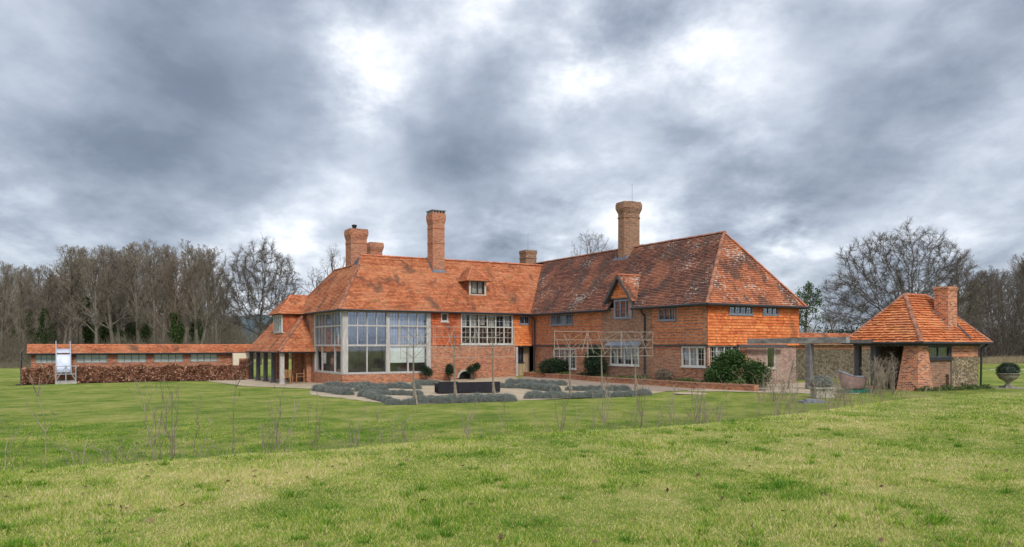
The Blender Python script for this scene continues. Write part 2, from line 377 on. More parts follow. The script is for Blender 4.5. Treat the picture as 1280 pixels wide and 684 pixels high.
def glass_mat(name, tint=(.93, .95, .94), refl=(.8, .86, .95), base=.10):
    m, nt, p = mat(name); nt.nodes.remove(p); o = [n for n in nt.nodes if n.type == 'OUTPUT_MATERIAL'][0]
    t = N(nt, 'ShaderNodeBsdfTransparent'); t.inputs[0].default_value = (*tint, 1)
    g = N(nt, 'ShaderNodeBsdfGlossy'); g.inputs[0].default_value = (*refl, 1); g.inputs['Roughness'].default_value = .03
    lw = N(nt, 'ShaderNodeLayerWeight'); lw.inputs[0].default_value = .5
    f = mth(nt, 'ADD', mth(nt, 'MULTIPLY', mth(nt, 'POWER', lw.outputs['Facing'], 3.), .75), base, clamp=True)
    mx = N(nt, 'ShaderNodeMixShader'); nt.links.new(f, mx.inputs[0]); nt.links.new(t.outputs[0], mx.inputs[1]); nt.links.new(g.outputs[0], mx.inputs[2])
    nt.links.new(mx.outputs[0], o.inputs[0]); return m
M['glass'] = glass_mat('window_glass')
M['glass_lead'] = glass_mat('leaded_window_glass', (.86, .90, .95), (.75, .85, 1.0), .13)

def rubble_mat(name, cols):
    m, nt, p = mat(name); uv = uvn(nt)
    v = N(nt, 'ShaderNodeTexVoronoi'); v.inputs['Scale'].default_value = 6.5; nt.links.new(vmap(nt, uv, (1, 1.3, 1)), v.inputs['Vector'])
    e = N(nt, 'ShaderNodeTexVoronoi'); e.feature = 'DISTANCE_TO_EDGE'; e.inputs['Scale'].default_value = 6.5; nt.links.new(vmap(nt, uv, (1, 1.3, 1)), e.inputs['Vector'])
    sp = N(nt, 'ShaderNodeSeparateColor'); nt.links.new(v.outputs['Color'], sp.inputs[0])
    col = ramp(nt, sp.outputs[0], cols)
    ef = smooth(nt, e.outputs['Distance'], .02, .10)
    col = mixc(nt, ef, (.10, .08, .055), col)
    nt.links.new(col, p.inputs['Base Color']); p.inputs['Roughness'].default_value = .95
    bump(nt, p, ef, .03); return m
M['rubble'] = rubble_mat('rubble_stone', [(0, (.17, .115, .06)), (.4, (.30, .215, .115)), (.75, (.42, .33, .20)), (1, (.19, .15, .10))])
M['rubble_dark'] = rubble_mat('old_rubble_stone', [(0, (.07, .055, .035)), (.4, (.15, .115, .07)), (.75, (.26, .20, .125)), (1, (.10, .085, .06))])

# lawn
def lawn_mat():
    m, nt, p = mat('lawn_grass'); g = N(nt, 'ShaderNodeNewGeometry'); pos = g.outputs['Position']
    sp = N(nt, 'ShaderNodeSeparateXYZ'); nt.links.new(pos, sp.inputs[0])
    d = mth(nt, 'ADD', mth(nt, 'MULTIPLY', sp.outputs[0], -SA), mth(nt, 'MULTIPLY', sp.outputs[1], CA))
    n1 = noise(nt, pos, .30, 6, .6); n2 = noise(nt, vmap(nt, pos, (1, .8, 1), (5, 2, 0)), 1.3, 6, .65); n3 = noise(nt, pos, 9, 5, .7); n4 = noise(nt, vmap(nt, pos, (1, 1, 1), (9, 2, 0)), 34, 3, .7)
    f = mth(nt, 'ADD', mth(nt, 'ADD', mth(nt, 'MULTIPLY', n1, .35), mth(nt, 'MULTIPLY', n2, .35)), mth(nt, 'MULTIPLY', n3, .30))
    fl = mth(nt, 'ADD', mth(nt, 'MULTIPLY', mth(nt, 'SUBTRACT', f, .5), 1.7), .5)
    low = ramp(nt, fl, [(.34, (.080, .135, .018)), (.46, (.150, .200, .030)), (.55, (.225, .250, .050)), (.68, (.33, .29, .10))])
    high = ramp(nt, f, [(.36, (.10, .145, .026)), (.46, (.165, .205, .04)), (.54, (.27, .27, .075)), (.64, (.38, .32, .15))])
    col = mixc(nt, smooth(nt, d, 14.5, 17), high, low)
    # fallen leaves and bare earth lie along the foot of the bank
    foot = mth(nt, 'MULTIPLY', mth(nt, 'MULTIPLY', smooth(nt, d, 14.5, 16.5), smooth(nt, d, 19, 27, 1., 0.)), smooth(nt, n3, .48, .66))
    col = mixc(nt, mth(nt, 'MULTIPLY', foot, .6), col, (.12, .095, .035))
    far = ramp(nt, n1, [(.3, (.20, .24, .055)), (.7, (.30, .30, .10))])
    col = mixc(nt, smooth(nt, sp.outputs[1], 75, 120), col, far)
    col = mixc(nt, mth(nt, 'MULTIPLY', smooth(nt, n4, .55, .75), .45), col, mixc(nt, .5, col, (.035, .050, .012)))
    nt.links.new(col, p.inputs['Base Color']); p.inputs['Roughness'].default_value = .95; p.inputs['Specular IOR Level'].default_value = .12
    bump(nt, p, mth(nt, 'ADD', n3, mth(nt, 'MULTIPLY', n4, .5)), .06)
    return m
M['lawn'] = lawn_mat()
def blade_mat():
    m, nt, p = mat('grass_blade'); g = N(nt, 'ShaderNodeNewGeometry'); pos = g.outputs['Position']
    at = N(nt, 'ShaderNodeAttribute'); at.attribute_name = 'rnd'
    sp = N(nt, 'ShaderNodeSeparateXYZ'); nt.links.new(pos, sp.inputs[0]); d = mth(nt, 'ADD', mth(nt, 'MULTIPLY', sp.outputs[0], -SA), mth(nt, 'MULTIPLY', sp.outputs[1], CA))
    n1 = noise(nt, pos, .30, 6, .6); n2 = noise(nt, vmap(nt, pos, (1, .8, 1), (5, 2, 0)), 1.3, 6, .65); n3 = noise(nt, pos, 5, 4, .7)
    f = mth(nt, 'ADD', mth(nt, 'ADD', mth(nt, 'MULTIPLY', n1, .35), mth(nt, 'MULTIPLY', n2, .35)), mth(nt, 'MULTIPLY', n3, .12))
    f = mth(nt, 'ADD', f, mth(nt, 'MULTIPLY', at.outputs['Fac'], .24)); f = mth(nt, 'ADD', mth(nt, 'MULTIPLY', mth(nt, 'SUBTRACT', f, .48), 1.2), .462); f = mth(nt, 'SUBTRACT', f, smooth(nt, d, 14.5, 17., 0., .11))
    col = ramp(nt, f, [(.37, (.075, .20, .012)), (.45, (.21, .34, .030)), (.53, (.41, .47, .075)), (.60, (.58, .52, .19)), (.69, (.74, .60, .34))])
    nt.links.new(col, p.inputs['Base Color']); p.inputs['Roughness'].default_value = .7; p.inputs['Specular IOR Level'].default_value = .2
    t = N(nt, 'ShaderNodeBsdfTranslucent'); nt.links.new(col, t.inputs[0]); mx = N(nt, 'ShaderNodeMixShader'); mx.inputs[0].default_value = .3
    o = [n for n in nt.nodes if n.type == 'OUTPUT_MATERIAL'][0]
    nt.links.new(p.outputs[0], mx.inputs[1]); nt.links.new(t.outputs[0], mx.inputs[2]); nt.links.new(mx.outputs[0], o.inputs[0])
    return m
M['blade'] = blade_mat()
def gravel_mat():
    m, nt, p = mat('pale_gravel'); g = objc(nt)
    n = noise(nt, g, 1.1, 5, .6); n2 = noise(nt, g, 40, 3, .7)
    col = ramp(nt, n, [(.3, (.31, .235, .15)), (.7, (.48, .385, .265))]); col = mixc(nt, smooth(nt, n2, .5, .7, 0, .5), col, (.22, .18, .13))
    nt.links.new(col, p.inputs['Base Color']); p.inputs['Roughness'].default_value = .95; bump(nt, p, n2, .02); return m
M['gravel'] = gravel_mat()

# ================================================================ SETTING: ground
def axis(lo, hi, fine_lo, fine_hi, step, grow=1.18):
    a = list(np.arange(fine_lo, fine_hi+1e-6, step)); s = step; x = fine_hi
    while x < hi: s *= grow; x += s; a.append(min(x, hi))
    s = step; x = fine_lo; b = []
    while x > lo: s *= grow; x -= s; b.append(max(x, lo))
    return np.array(b[::-1]+a)
xs = axis(-1800, 1800, -45, 45, .5); ys = axis(-60, 3000, -4, 75, .5)
XX, YY = np.meshgrid(xs, ys); ZZ = hgt(XX, YY)
nx, ny = len(xs), len(ys); idx = np.arange(nx*ny).reshape(ny, nx)
F = np.stack([idx[:-1, :-1], idx[:-1, 1:], idx[1:, 1:], idx[1:, :-1]], -1).reshape(-1, 4)
o = mesh_obj('lawn', np.stack([XX, YY, ZZ], -1).reshape(-1, 3), F, M['lawn'], smooth_=True, uv=None); tag(o, kind='structure')

def sheet(name, poly_uv, mat_, dz, step=.5, kind='structure', jit=0., seed=0):
    """ground sheet draped over the terrain, polygon in site coordinates (u, v)"""
    poly = np.array(poly_uv, float); rng = np.random.default_rng(seed)
    from mathutils.geometry import tessellate_polygon
    # refine edges, then grid clip by column scan
    u0, v0 = poly.min(0); u1, v1 = poly.max(0); vs = []; fs = []
    rows = np.arange(v0, v1+step*.5, step); rows[-1] = v1
    def span(v):
        xs_ = []
        for (a, b) in zip(poly, np.roll(poly, -1, 0)):
            if (a[1] <= v) != (b[1] <= v): xs_.append(a[0]+(v-a[1])/(b[1]-a[1])*(b[0]-a[0]))
        return (min(xs_), max(xs_)) if len(xs_) >= 2 else None
    k = max(2, int((u1-u0)/step)); prev = None
    for r in rows:
        s = span(min(max(r, v0+1e-3), v1-1e-3))
        if s is None: prev = None; continue
        s = (s[0]+rng.normal(0, jit), s[1]+rng.normal(0, jit)); b = len(vs)
        for t in np.linspace(0, 1, k+1):
            u = s[0]+(s[1]-s[0])*t; X, Y = W2(u, r); vs.append((X, Y, hz(X, Y)+dz))
        if prev is not None: fs += [(prev+i, prev+i+1, b+i+1, b+i) for i in range(k)]
        prev = b
    o = mesh_obj(name, np.array(vs), fs, mat_, smooth_=True, uv=None); return tag(o, kind=kind)
sheet('gravel_court', [(-4.3, -7.2), (-4.0, -14.4), (-3.3, -17.6), (2, -18.7), (9.3, -19.3), (11.3, -19.0), (11.8, -3), (13.2, 0), (0, -.2), (-2.2, -.4)], M['gravel'], .012, jit=.08, seed=1)
sheet('stone_terrace', [(-6.2, 17), (-5.2, 4.5), (-2.4, -.8), (.2, -.35), (.2, 8), (.2, 17)], M['gravel'], .020, jit=.06, seed=2)
sheet('brick_path', [(11.2, -19.0), (13.35, -19.6), (13.6, -1.0), (11.7, -2.5)], M['brick_pave'], .024, jit=.02, seed=3)
sheet('gravel_path', [(11.9, -19.6), (15.4, -27.2), (17.6, -25.2), (13.6, -18.6)], M['gravel'], .016, jit=.12, seed=4)
sheet('pergola_floor', [(14.2, -24.0), (22.4, -24.2), (22.4, -18.3), (14.2, -18.35)], M['gravel'], .008, jit=.1, seed=5)
sheet('planting_bed', [(13.9, -22.6), (14.9, -22.6), (14.9, -.4), (13.9, -.4)], M['soil'], .16, jit=.0, seed=6)
sheet('hedge_bed', [(-18.6, 14.5), (-3.2, 14.5), (-3.2, 16.6), (-18.6, 16.6)], M['soil'], .010, jit=.05, seed=7)

# far hills
def ridge(name, x0, x1, Y, h, seed, m_):
    rng = np.random.default_rng(seed); n = 60; X = np.linspace(x0, x1, n); vs = []; fs = []
    prof = h*(.7+.3*np.sin(np.linspace(0, 3.0, n)+seed)+.05*rng.normal(size=n)); prof *= np.minimum(1, np.minimum(np.arange(n), np.arange(n)[::-1])/8)
    for j, (dy, k) in enumerate(((-160, 0), (-80, .6), (0, 1), (120, .8), (260, 0))):
        for i in range(n): vs.append((X[i], Y+dy, prof[i]*k-.5))
    for j in range(4):
        for i in range(n-1): a = j*n+i; fs.append((a, a+1, a+n+1, a+n))
    return tag(mesh_obj(name, np.array(vs), fs, m_, smooth_=True, uv=None), kind='structure')
M['haze_tinted_hill'] = plain('wooded_hill', (.060, .085, .095), .95, .3, .02, bmp=0)  # bluish distance haze is mixed into the base colour of the woods
ridge('wooded_hill', -900, 200, 1500, 62, 1, M['haze_tinted_hill'])
ridge('wooded_hill', 0, 1300, 1300, 26, 2, M['haze_tinted_hill'])

# ================================================================ BUILDING helpers
def tiles(polys, mat_, name, parent, gauge=.1, tw=.17, thick=.018, seed=0, holes=(), jitter=.012, tilt=.02):
    """courses of separate plain tiles over coplanar convex polygons (3D, site coordinates)"""
    rng = np.random.default_rng(seed); VV = []; UVL = []; RN = []
    for poly in polys:
        P = [Vector(p) for p in poly]
        n = (P[1]-P[0]).cross(P[2]-P[0])
        for i in range(2, len(P)):
            if n.length < 1e-3: n = (P[i-1]-P[0]).cross(P[i]-P[0])
        n.normalize()
        if n.z < -1e-3: n = -n
        if abs(n.z) < 1e-3:     # vertical: the caller lists the points so the normal faces outwards
            pass
        e = Vector((0, 0, 1)).cross(n); e.normalize()          # horizontal along course
        s = n.cross(e)                                           # upslope
        if s.z < 0: s = -s
        o_ = P[0]; q = np.array([((p-o_).dot(e), (p-o_).dot(s)) for p in P])
        s0, s1 = q[:, 1].min(), q[:, 1].max(); k = int(math.ceil((s1-s0)/gauge-1e-6)); row = 0
        en = np.array(e); sn = np.array(s); nn = np.array(n); on = np.array(o_)
        for j in range(k):
            ya = s0+j*gauge; yb = min(ya+gauge, s1); ym = (ya+yb)/2; xs_ = []
            for a, b in zip(q, np.roll(q, -1, 0)):
                if (a[1] <= ym) != (b[1] <= ym): xs_.append(a[0]+(ym-a[1])/(b[1]-a[1])*(b[0]-a[0]))
            if len(xs_) < 2: continue
            spans = [(min(xs_), max(xs_))]
            for (h0, h1, g0, g1) in holes:      # holes in (along e, upslope) metres relative to P[0]
                if g0 < ym < g1:
                    ns = []
                    for (l, r) in spans:
                        if h1 <= l or h0 >= r: ns.append((l, r)); continue
                        if h0 > l: ns.append((l, h0))
                        if h1 < r: ns.append((h1, r))
                    spans = ns
            sag = .006*math.sin(j*.7)
            for (l, r) in spans:
                if r-l < .03: continue
                off = (j % 2)*tw*.5; g = np.arange(math.floor((l-off)/tw)*tw+off, r+tw, tw); g = np.clip(g, l, r); g = np.unique(g)
                a = g[:-1]; b = g[1:]; keep = (b-a) > .012; a = a[keep]; b = b[keep]; m = len(a)
                if not m: continue
                gap = np.minimum(.004, (b-a)*.1); a = a+gap; b = b-gap
                y0 = ya-.012+rng.normal(0, jitter*.5, m)+sag; y1 = np.full(m, yb+.02)
                h0_ = thick*1.9+rng.random(m)*tilt*.6; dh = rng.normal(0, tilt*.1, m); h1_ = np.full(m, .006)
                def pt(x, y, h): return on+x[:, None]*en+y[:, None]*sn+h[:, None]*nn
                c0 = pt(a, y0, h0_+dh); c1 = pt(b, y0, h0_-dh); c2 = pt(b, y1, h1_); c3 = pt(a, y1, h1_)
                d0 = pt(a, y0, h0_+dh-thick*1.6); d1 = pt(b, y0, h0_-dh-thick*1.6)
                quad = np.stack([c0, c1, c2, c3, d0, d1], 1)       # 6 verts per tile
                VV.append(quad)
                rv = np.clip(rng.random(m)*.62+rng.random()*.38, 0, 1); RN.append(rv)
                X0 = a+on[0]*0; U = np.stack([np.stack([a, y0], 1), np.stack([b, y0], 1), np.stack([b, y1], 1), np.stack([a, y1], 1),
                                              np.stack([a, y0-.01], 1), np.stack([b, y0-.01], 1), np.stack([b, y0], 1), np.stack([a, y0], 1)], 1)
                UVL.append(U)
    V = np.concatenate(VV); m = len(V); base = (np.arange(m)*6)[:, None]
    Fa = base+np.array([[0, 1, 2, 3]]); Fb = base+np.array([[4, 5, 1, 0]])
    F = np.stack([Fa, Fb], 1).reshape(-1, 4); UVs = np.concatenate(UVL).reshape(-1, 2)
    rn = np.repeat(np.concatenate(RN), 2)
    return mesh_obj(name, V.reshape(-1, 3), F, mat_, parent, rnd=rn, uv=UVs)
def underlay(mb, poly, t=.07):
    P = [Vector(p) for p in poly]; n = (P[1]-P[0]).cross(P[2]-P[0]); n.normalize()
    if n.z < 0: n = -n
    mb.prism([p-n*.004 for p in P], -n*t)
def capline(mb, p, q, r=.12, step=.3, lift=.0, seed=0):
    """ridge or hip tiles lapped one over the next"""
    rng = random.Random(seed); p = Vector(p); q = Vector(q); L = (q-p).length; n = max(1, int(L/step)); d = (q-p).normalized()
    a = d.cross(Vector((0, 0, 1))); a.normalize(); up = a.cross(d); up = up if up.z > 0 else -up
    for i in range(n):
        c0 = p+d*(L*i/n); c1 = p+d*(L*(i+1)/n+.02); vs = []; j = rng.uniform(-.008, .008)
        for c, rr in ((c0, r*1.10+j), (c1, r*.92+j)):
            for k in range(6):
                t = math.pi*k/5; vs.append(c+a*math.cos(t)*rr+up*(math.sin(t)*rr*.8+lift-.035))
        mb.add(vs, [(k, k+1, 7+k, 6+k) for k in range(5)]+[(0, 1, 2, 3, 4, 5)])

def window(fr, a0, a1, z0, z1, n, parent, trans=(), mat_=None, rec=.08, fw=.06, mw=.05, grid=(.16, .2), sill=True, curtain=None, glass='glass', name='window', lead=True, proud=.0, cmat='curtain'):
    mat_ = mat_ or M['white']; mb = MB(); b1 = -rec+.05+proud; b0 = -rec-.05+proud
    fr.box(mb, a0, a0+fw, b0, b1, z0, z1); fr.box(mb, a1-fw, a1, b0, b1, z0, z1)
    fr.box(mb, a0+fw, a1-fw, b0, b1-.002, z0, z0+fw); fr.box(mb, a0+fw, a1-fw, b0, b1-.002, z1-fw, z1)
    wl = (a1-a0-fw*2-mw*(n-1))/n
    for i in range(1, n): x = a0+fw+wl*i+mw*(i-1); fr.box(mb, x, x+mw, b0+.003, b1-.006, z0+fw, z1-fw)
    for t in trans: fr.box(mb, a0+fw, a1-fw, b0+.005, b1-.012, t-mw/2, t+mw/2)
    if sill: fr.box(mb, a0-.06, a1+.06, -.10, .07, z0-.07, z0-.002)
    f = mb.build(name, mat_, parent)
    g = MB(); fr.box(g, a0+fw*.5, a1-fw*.5, b0+.035, b0+.045, z0+fw*.5, z1-fw*.5); g.build('pane', M[glass], f)
    if lead and grid:
        l = MB(); zz = [z0+fw, *trans, z1-fw]
        for i in range(n):
            x0 = a0+fw+(wl+mw)*i; k = max(1, round(wl/grid[0]))
            for j in range(1, k): x = x0+wl*j/k; fr.box(l, x-.009, x+.009, b0+.046, b0+.056, z0+fw, z1-fw)
        for za, zb in zip(zz, zz[1:]):
            k = max(1, round((zb-za)/grid[1]))
            for j in range(1, k): z = za+(zb-za)*j/k; fr.box(l, a0+fw, a1-fw, b0+.045, b0+.055, z-.009, z+.009)
        if l.v: l.build('glazing_bars', M['lead'] if mat_ is not M['white'] else mat_, f)
    if curtain:
        c = MB()
        for (ca, cb, cz0, cz1) in curtain: fr.box(c, ca, cb, b0-(.02 if cmat == 'blind' else .14), b0-(.005 if cmat == 'blind' else .12), cz0, cz1)
        c.build('curtain', M[cmat], f)
    return f
def chimney(parent, u, v, z0, z1, wu, wv, mat_, seed=0, flare=.12, bands=2, crown=.5, chamfer=0., pots=0, cap=None):
    """brick stack with an oversailing head; chamfer makes the plan octagonal"""
    mb = MB()
    def ring(hw, hv, za, zb):
        if chamfer:
            c = chamfer
            poly = [(-hw+c, -hv), (hw-c, -hv), (hw, -hv+c), (hw, hv-c), (hw-c, hv), (-hw+c, hv), (-hw, hv-c), (-hw, -hv+c)]
        else: poly = [(-hw, -hv), (hw, -hv), (hw, hv), (-hw, hv)]
        mb.prism([(u+x, v+y, za) for x, y in poly], (0, 0, zb-za))
    hw, hv = wu/2, wv/2
    ring(hw, hv, z0, z1-crown)
    n = 5; step = crown*.5/n; z = z1-crown
    for i in range(n): k = flare*(i+1)/n; ring(hw+k, hv+k, z, z+step); z += step
    ring(hw+flare, hv+flare, z, z1-.12); z = z1-.12
    ring(hw+flare*.7, hv+flare*.7, z, z1)
    for b in range(bands): zb = z1-crown-.35-b*.12 if b == 0 else z1-crown-.35-b*1.1; ring(hw+.035, hv+.035, zb, zb+.075)
    c = mb.build('chimney', mat_, parent)
    for i in range(pots):
        p = MB(); x = u+(i-(pots-1)/2)*wu*.5; p.lathe([(.11, 0), (.12, .05), (.095, .1), (.09, .3), (.11, .32), (.11, .36)], 14, (x, v, z1-.03)); p.build('flue_pot', cap or M['stone_dark'], c)
    return c
def flashing(mb, u0, u1, v0, v1, zf, off=.05):
    """lead apron strips where a stack meets a slope; zf(u,v) gives roof height"""
    pts = [(u0-off, v0-off), (u1+off, v0-off), (u1+off, v1+off), (u0-off, v1+off)]
    for (a, b) in zip(pts, pts[1:]+pts[:1]):
        pa = Vector((a[0], a[1], zf(*a)+.05)); pb = Vector((b[0], b[1], zf(*b)+.05)); mb.hexa([pa, pb, pb+Vector((.03, .03, 0)), pa+Vector((.03, .03, 0)), pa+Vector((0, 0, .2)), pb+Vector((0, 0, .2)), pb+Vector((.03, .03, .2)), pa+Vector((.03, .03, .2))])

# ================================================================ THE HOUSE (site coordinates u, v as local x, y)
house = empty('country_house', (OX, OY, 0), ALPHA, 'long red brick and tile-hung country house with tall chimneys and glazed left corner', 'house')
EZ = 4.95; AZR = 9.1; AV = 3.9; BU = 18.5; BZR = 9.45; BEND = -18.2; WU = 14.75; BU2 = 22.3
A_F = Fr((0, 0), (1, 0), (0, -1)); A_S = Fr((0, 0), (0, 1), (-1, 0)); B_F = Fr((WU, 0), (0, -1), (-1, 0)); B_E = Fr((0, BEND), (1, 0), (0, -1))

# --- glazed corner: brick plinth, oak frame
mb = MB(); A_F.box(mb, 0, 6.35, -.32, .0, -.5, .68); A_S.box(mb, .321, 6.25, -.32, .0, -.5, .68); mb.build('brick_plinth', M['brick'], house)
def glazed_bay(fr, a0, a1, parent, nlow, nup, blind=False):
    """one bay between main posts: sill, transom rails, lights; the grid of leads only in the upper rows"""
    mb = MB(); d0, d1 = -.16, -.04
    zs = (.69, 2.6, 3.93, EZ-.08)
    for z, h in ((.69, .13), (2.55, .12), (3.88, .10), (EZ-.14, .10)): fr.box(mb, a0, a1, d0-.03, d1+.03, z, z+h)
    def lights(n, za, zb, w_):
        for i in range(1, n): x = a0+(a1-a0)*i/n; fr.box(mb, x-w_/2, x+w_/2, d0, d1, za, zb)
    lights(nlow, .82, 2.55, .09); lights(nup, 2.67, 3.88, .075); lights(nup, 3.98, EZ-.14, .075)
    f = mb.build('window', M['oak'], parent)
    g = MB(); fr.box(g, a0, a1, -.105, -.095, .80, 2.56); g.build('pane', M['glass'], f)
    g = MB(); fr.box(g, a0, a1, -.105, -.095, 2.66, EZ-.1); g.build('pane', M['glass_lead'], f)
    l = MB(); w1 = (a1-a0)/nup
    for i in range(nup):
        for j in (1, 2): x = a0+w1*i+w1*j/3; fr.box(l, x-.008, x+.008, -.094, -.084, 2.67, EZ-.14)
    for z in (2.97, 3.27, 3.58, 4.18, 4.40, 4.6): fr.box(l, a0, a1, -.095, -.083, z-.008, z+.008)
    l.build('glazing_bars', M['grey_paint'], f)
    if blind:
        bmb = MB(); 
        for q in (0, 1): x0 = a0+(a1-a0)*q/2; fr.box(bmb, x0+.08, x0+(a1-a0)/2-.08, -.16, -.15, 1.42, 2.56)
        bmb.build('roller_blind', M['blind'], f)
    return f
mb = MB()
A_F.box(mb, 0, .38, -.36, .03, .684, EZ+.1)                      # corner post
mb.build('corner_post', M['oak'], house)
for a0, a1 in ((3.06, 3.32), (6.05, 6.36)):
    mb = MB(); A_F.box(mb, a0, a1, -.24, .03, .684, EZ+.1); mb.build('post', M['oak'], house)
mb = MB(); A_S.box(mb, 6.03, 6.25, -.24, .03, .684, EZ+.1); mb.build('post', M['oak'], house)
glazed_bay(A_F, .381, 3.059, house, 2, 4); glazed_bay(A_F, 3.321, 6.049, house, 2, 4, blind=True)
glazed_bay(A_S, .37, 3.2, house, 2, 4); glazed_bay(A_S, 3.2, 6.029, house, 2, 4)
mb = MB()
for i, (a0, a1) in enumerate(((4.4, 5.2), (3.6, 4.1))): pass
# curtains in the upper lights on the right bay
c = MB(); A_F.box(c, 3.45, 5.95, -.22, -.20, 2.72, 4.8); c.build('curtain', M['curtain'], house)

# --- wing A front, right of the glazing: brick below, hung tiles above
opsA = [(8.73, 13.06, 2.66, 4.90), (7.15, 7.71, 4.30, 4.90), (8.55, 9.55, .08, .78), (13.62, 14.5, 4.22, 4.80)]
mb = MB(); wall(mb, A_F, 6.361, 13.34, -.5, 2.66, opsA); A_F.box(mb, 13.04, 13.34, -.9, -.301, -.5, 2.64); mb.build('brick_wall', M['brick'], house)
mb = MB(); wall(mb, A_F, 6.361, WU+.001, 2.661, EZ+.1, opsA, -.3, -.02); mb.build('upper_wall', M['brick_old'], house)
tiles([[(6.37, 0.0, 2.64), (8.72, 0.0, 2.64), (8.72, 0.0, EZ), (6.37, 0.0, EZ)]], M['hung_old'], 'hung_tiles', house, .165, .18, .028, 1, holes=[(.78, 1.36, 1.62, 2.4)])
tiles([[(13.08, 0.0, 2.60), (14.73, 0.0, 2.60), (14.73, 0.0, EZ), (13.08, 0.0, EZ)]], M['hung'], 'hung_tiles', house, .165, .18, .028, 2, holes=[(.52, 1.45, 1.58, 2.24)])
window(A_F, 8.73, 13.06, 2.68, 4.90, 6, house, trans=(3.95,), mat_=M['white'], rec=.02, mw=.075, fw=.09, grid=(.3, .42), curtain=[(8.9, 9.3, 4.0, 4.9), (9.6, 10.1, 4.0, 4.9), (10.4, 10.8, 4.1, 4.9), (11.1, 11.6, 4.0, 4.9), (12.5, 12.9, 4.0, 4.9)])
window(A_F, 7.15, 7.71, 4.30, 4.90, 1, house, mat_=M['white'], rec=.0, fw=.08, lead=False)
window(A_F, 13.62, 14.5, 4.22, 4.80, 2, house, mat_=M['grey_paint'], rec=.0, grid=(.2, .2))
# recessed entrance under the jetty
RE = Fr((0, .62), (1, 0), (0, -1))
mb = MB(); wall(mb, RE, 13.345, 14.9, -.3, 2.62, [(13.55, 14.35, 1.35, 2.45)], -.2, 0); mb.build('limewashed_panel', M['lime'], house)
window(RE, 13.55, 14.35, 1.35, 2.45, 1, house, mat_=M['fascia'], rec=.02, grid=(.16, .18), sill=True)
mb = MB(); RE.box(mb, 13.35, 14.7, 0, .7, -.1, .28); mb.build('door_step', M['stone_dark'], house)
mb = MB(); A_F.box(mb, 13.36, WU, -.9, -.03, 2.5, 2.62); mb.build('jetty_beam', M['oak_dark'], house)
mb = MB(); A_F.box(mb, 13.345, 13.5, -.16, .02, .0, 2.5); mb.build('jetty_post', M['oak'], house)
# small arched opening at the foot of the brick wall
mb = MB(); n = 14
for i in range(n):
    t0, t1 = math.pi*i/n, math.pi*(i+1)/n
    def q(t, r, b): return A_F.P(9.05+math.cos(t)*r, b, .28+math.sin(t)*r*.95)
    mb.hexa([q(t0, .5, 0), q(t0, .64, 0), q(t1, .64, 0), q(t1, .5, 0), q(t0, .5, .08), q(t0, .64, .08), q(t1, .64, .08), q(t1, .5, .08)])
arch = mb.build('arched_opening', M['stone'], house)
mb = MB(); A_F.box(mb, 8.56, 9.54, -.28, -.2, .08, .78); mb.build('dark_opening_panel', M['black'], arch)  # solid black panel stands for the shade inside the arch

# --- wing B front
vv = lambda px: -onU(WU, px)    # distance along B front from the inner corner
bops_low = [(2.75, 5.55, .95, 2.36), (9.5, 12.4, 1.33, 2.62), (16.05, 17.95, 1.38, 2.55)]
LB = Fr((WU+.12, 0), (0, -1), (-1, 0))
mb = MB(); wall(mb, LB, 0, 8.6, -.3, 2.66, bops_low); mb.build('brick_wall', M['brick_old'], house); mb = MB(); wall(mb, LB, 13.6, 18.06, -.3, 2.66, bops_low); mb.build('brick_wall', M['brick_old'], house)
mb = MB(); wall(mb, B_F, 8.6, 13.6, -.3, EZ+.08, [(9.5, 12.4, 1.33, 2.62), (10.04, 11.8, 4.35, 5.1)]); mb.build('brick_wall', M['brick_brown'], house)
bops_up = [(2.62, 5.3, 4.06, 4.80), (14.25, 15.7, 4.08, 4.80)]
mb = MB(); wall(mb, B_F, 0.001, 8.6, 2.661, EZ+.1, bops_up, -.3, -.02); mb.build('upper_wall', M['brick_old'], house); mb = MB(); wall(mb, B_F, 13.6, 18.18, 2.661, EZ+.1, bops_up, -.3, -.02); mb.build('upper_wall', M['brick_old'], house)
def hung_front(a0, a1, z0, z1, holes, m_, seed):
    # e runs along -v when listed this way
    tiles([[(WU, -a0, z0), (WU, -a0, z1), (WU, -a1, z1), (WU, -a1, z0)]], m_, 'hung_tiles', house, .165, .18, .0282, seed, holes=holes)
def hh(a0, a1, z0, z1, A0, Z0): return [(a0-A0, a1-A0, z0-Z0, z1-Z0), (-(a1-A0), -(a0-A0), z0-Z0, z1-Z0)]
hung_front(0, 8.6, 2.60, EZ, hh(2.60, 5.32, 4.04, 4.82, 0, 2.60), M['hung'], 3)
hung_front(13.6, 18.2, 2.62, EZ, hh(14.23, 15.72, 4.06, 4.82, 13.6, 2.62), M['hung'], 4)
window(B_F, 2.62, 5.3, 4.08, 4.80, 4, house, mat_=M['grey_paint'], rec=-.01, grid=(.3, .35), curtain=[(3.6, 4.2, 4.1, 4.8)])
window(B_F, 14.25, 15.7, 4.10, 4.80, 3, house, mat_=M['grey_paint'], rec=-.01, grid=(.2, .24))
window(LB, 2.75, 5.55, .97, 2.36, 4, house, mat_=M['white'], rec=.03, grid=(.2, .28))
window(B_F, 9.5, 12.4, 1.35, 2.55, 4, house, mat_=M['white'], rec=.05, mw=.08, fw=.08, grid=(.3, .3), curtain=[(9.6, 10.0, 1.4, 2.5), (11.9, 12.3, 1.4, 2.5)])
mb = MB(); mb.hexa([B_F.P(9.3, .0, 2.6), B_F.P(12.6, .0, 2.6), B_F.P(12.6, .28, 2.52), B_F.P(9.3, .28, 2.52), B_F.P(9.3, .0, 2.86), B_F.P(12.6, .0, 2.86), B_F.P(12.6, .3, 2.62), B_F.P(9.3, .3, 2.62)]); mb.build('lead_hood', M['lead'], house)
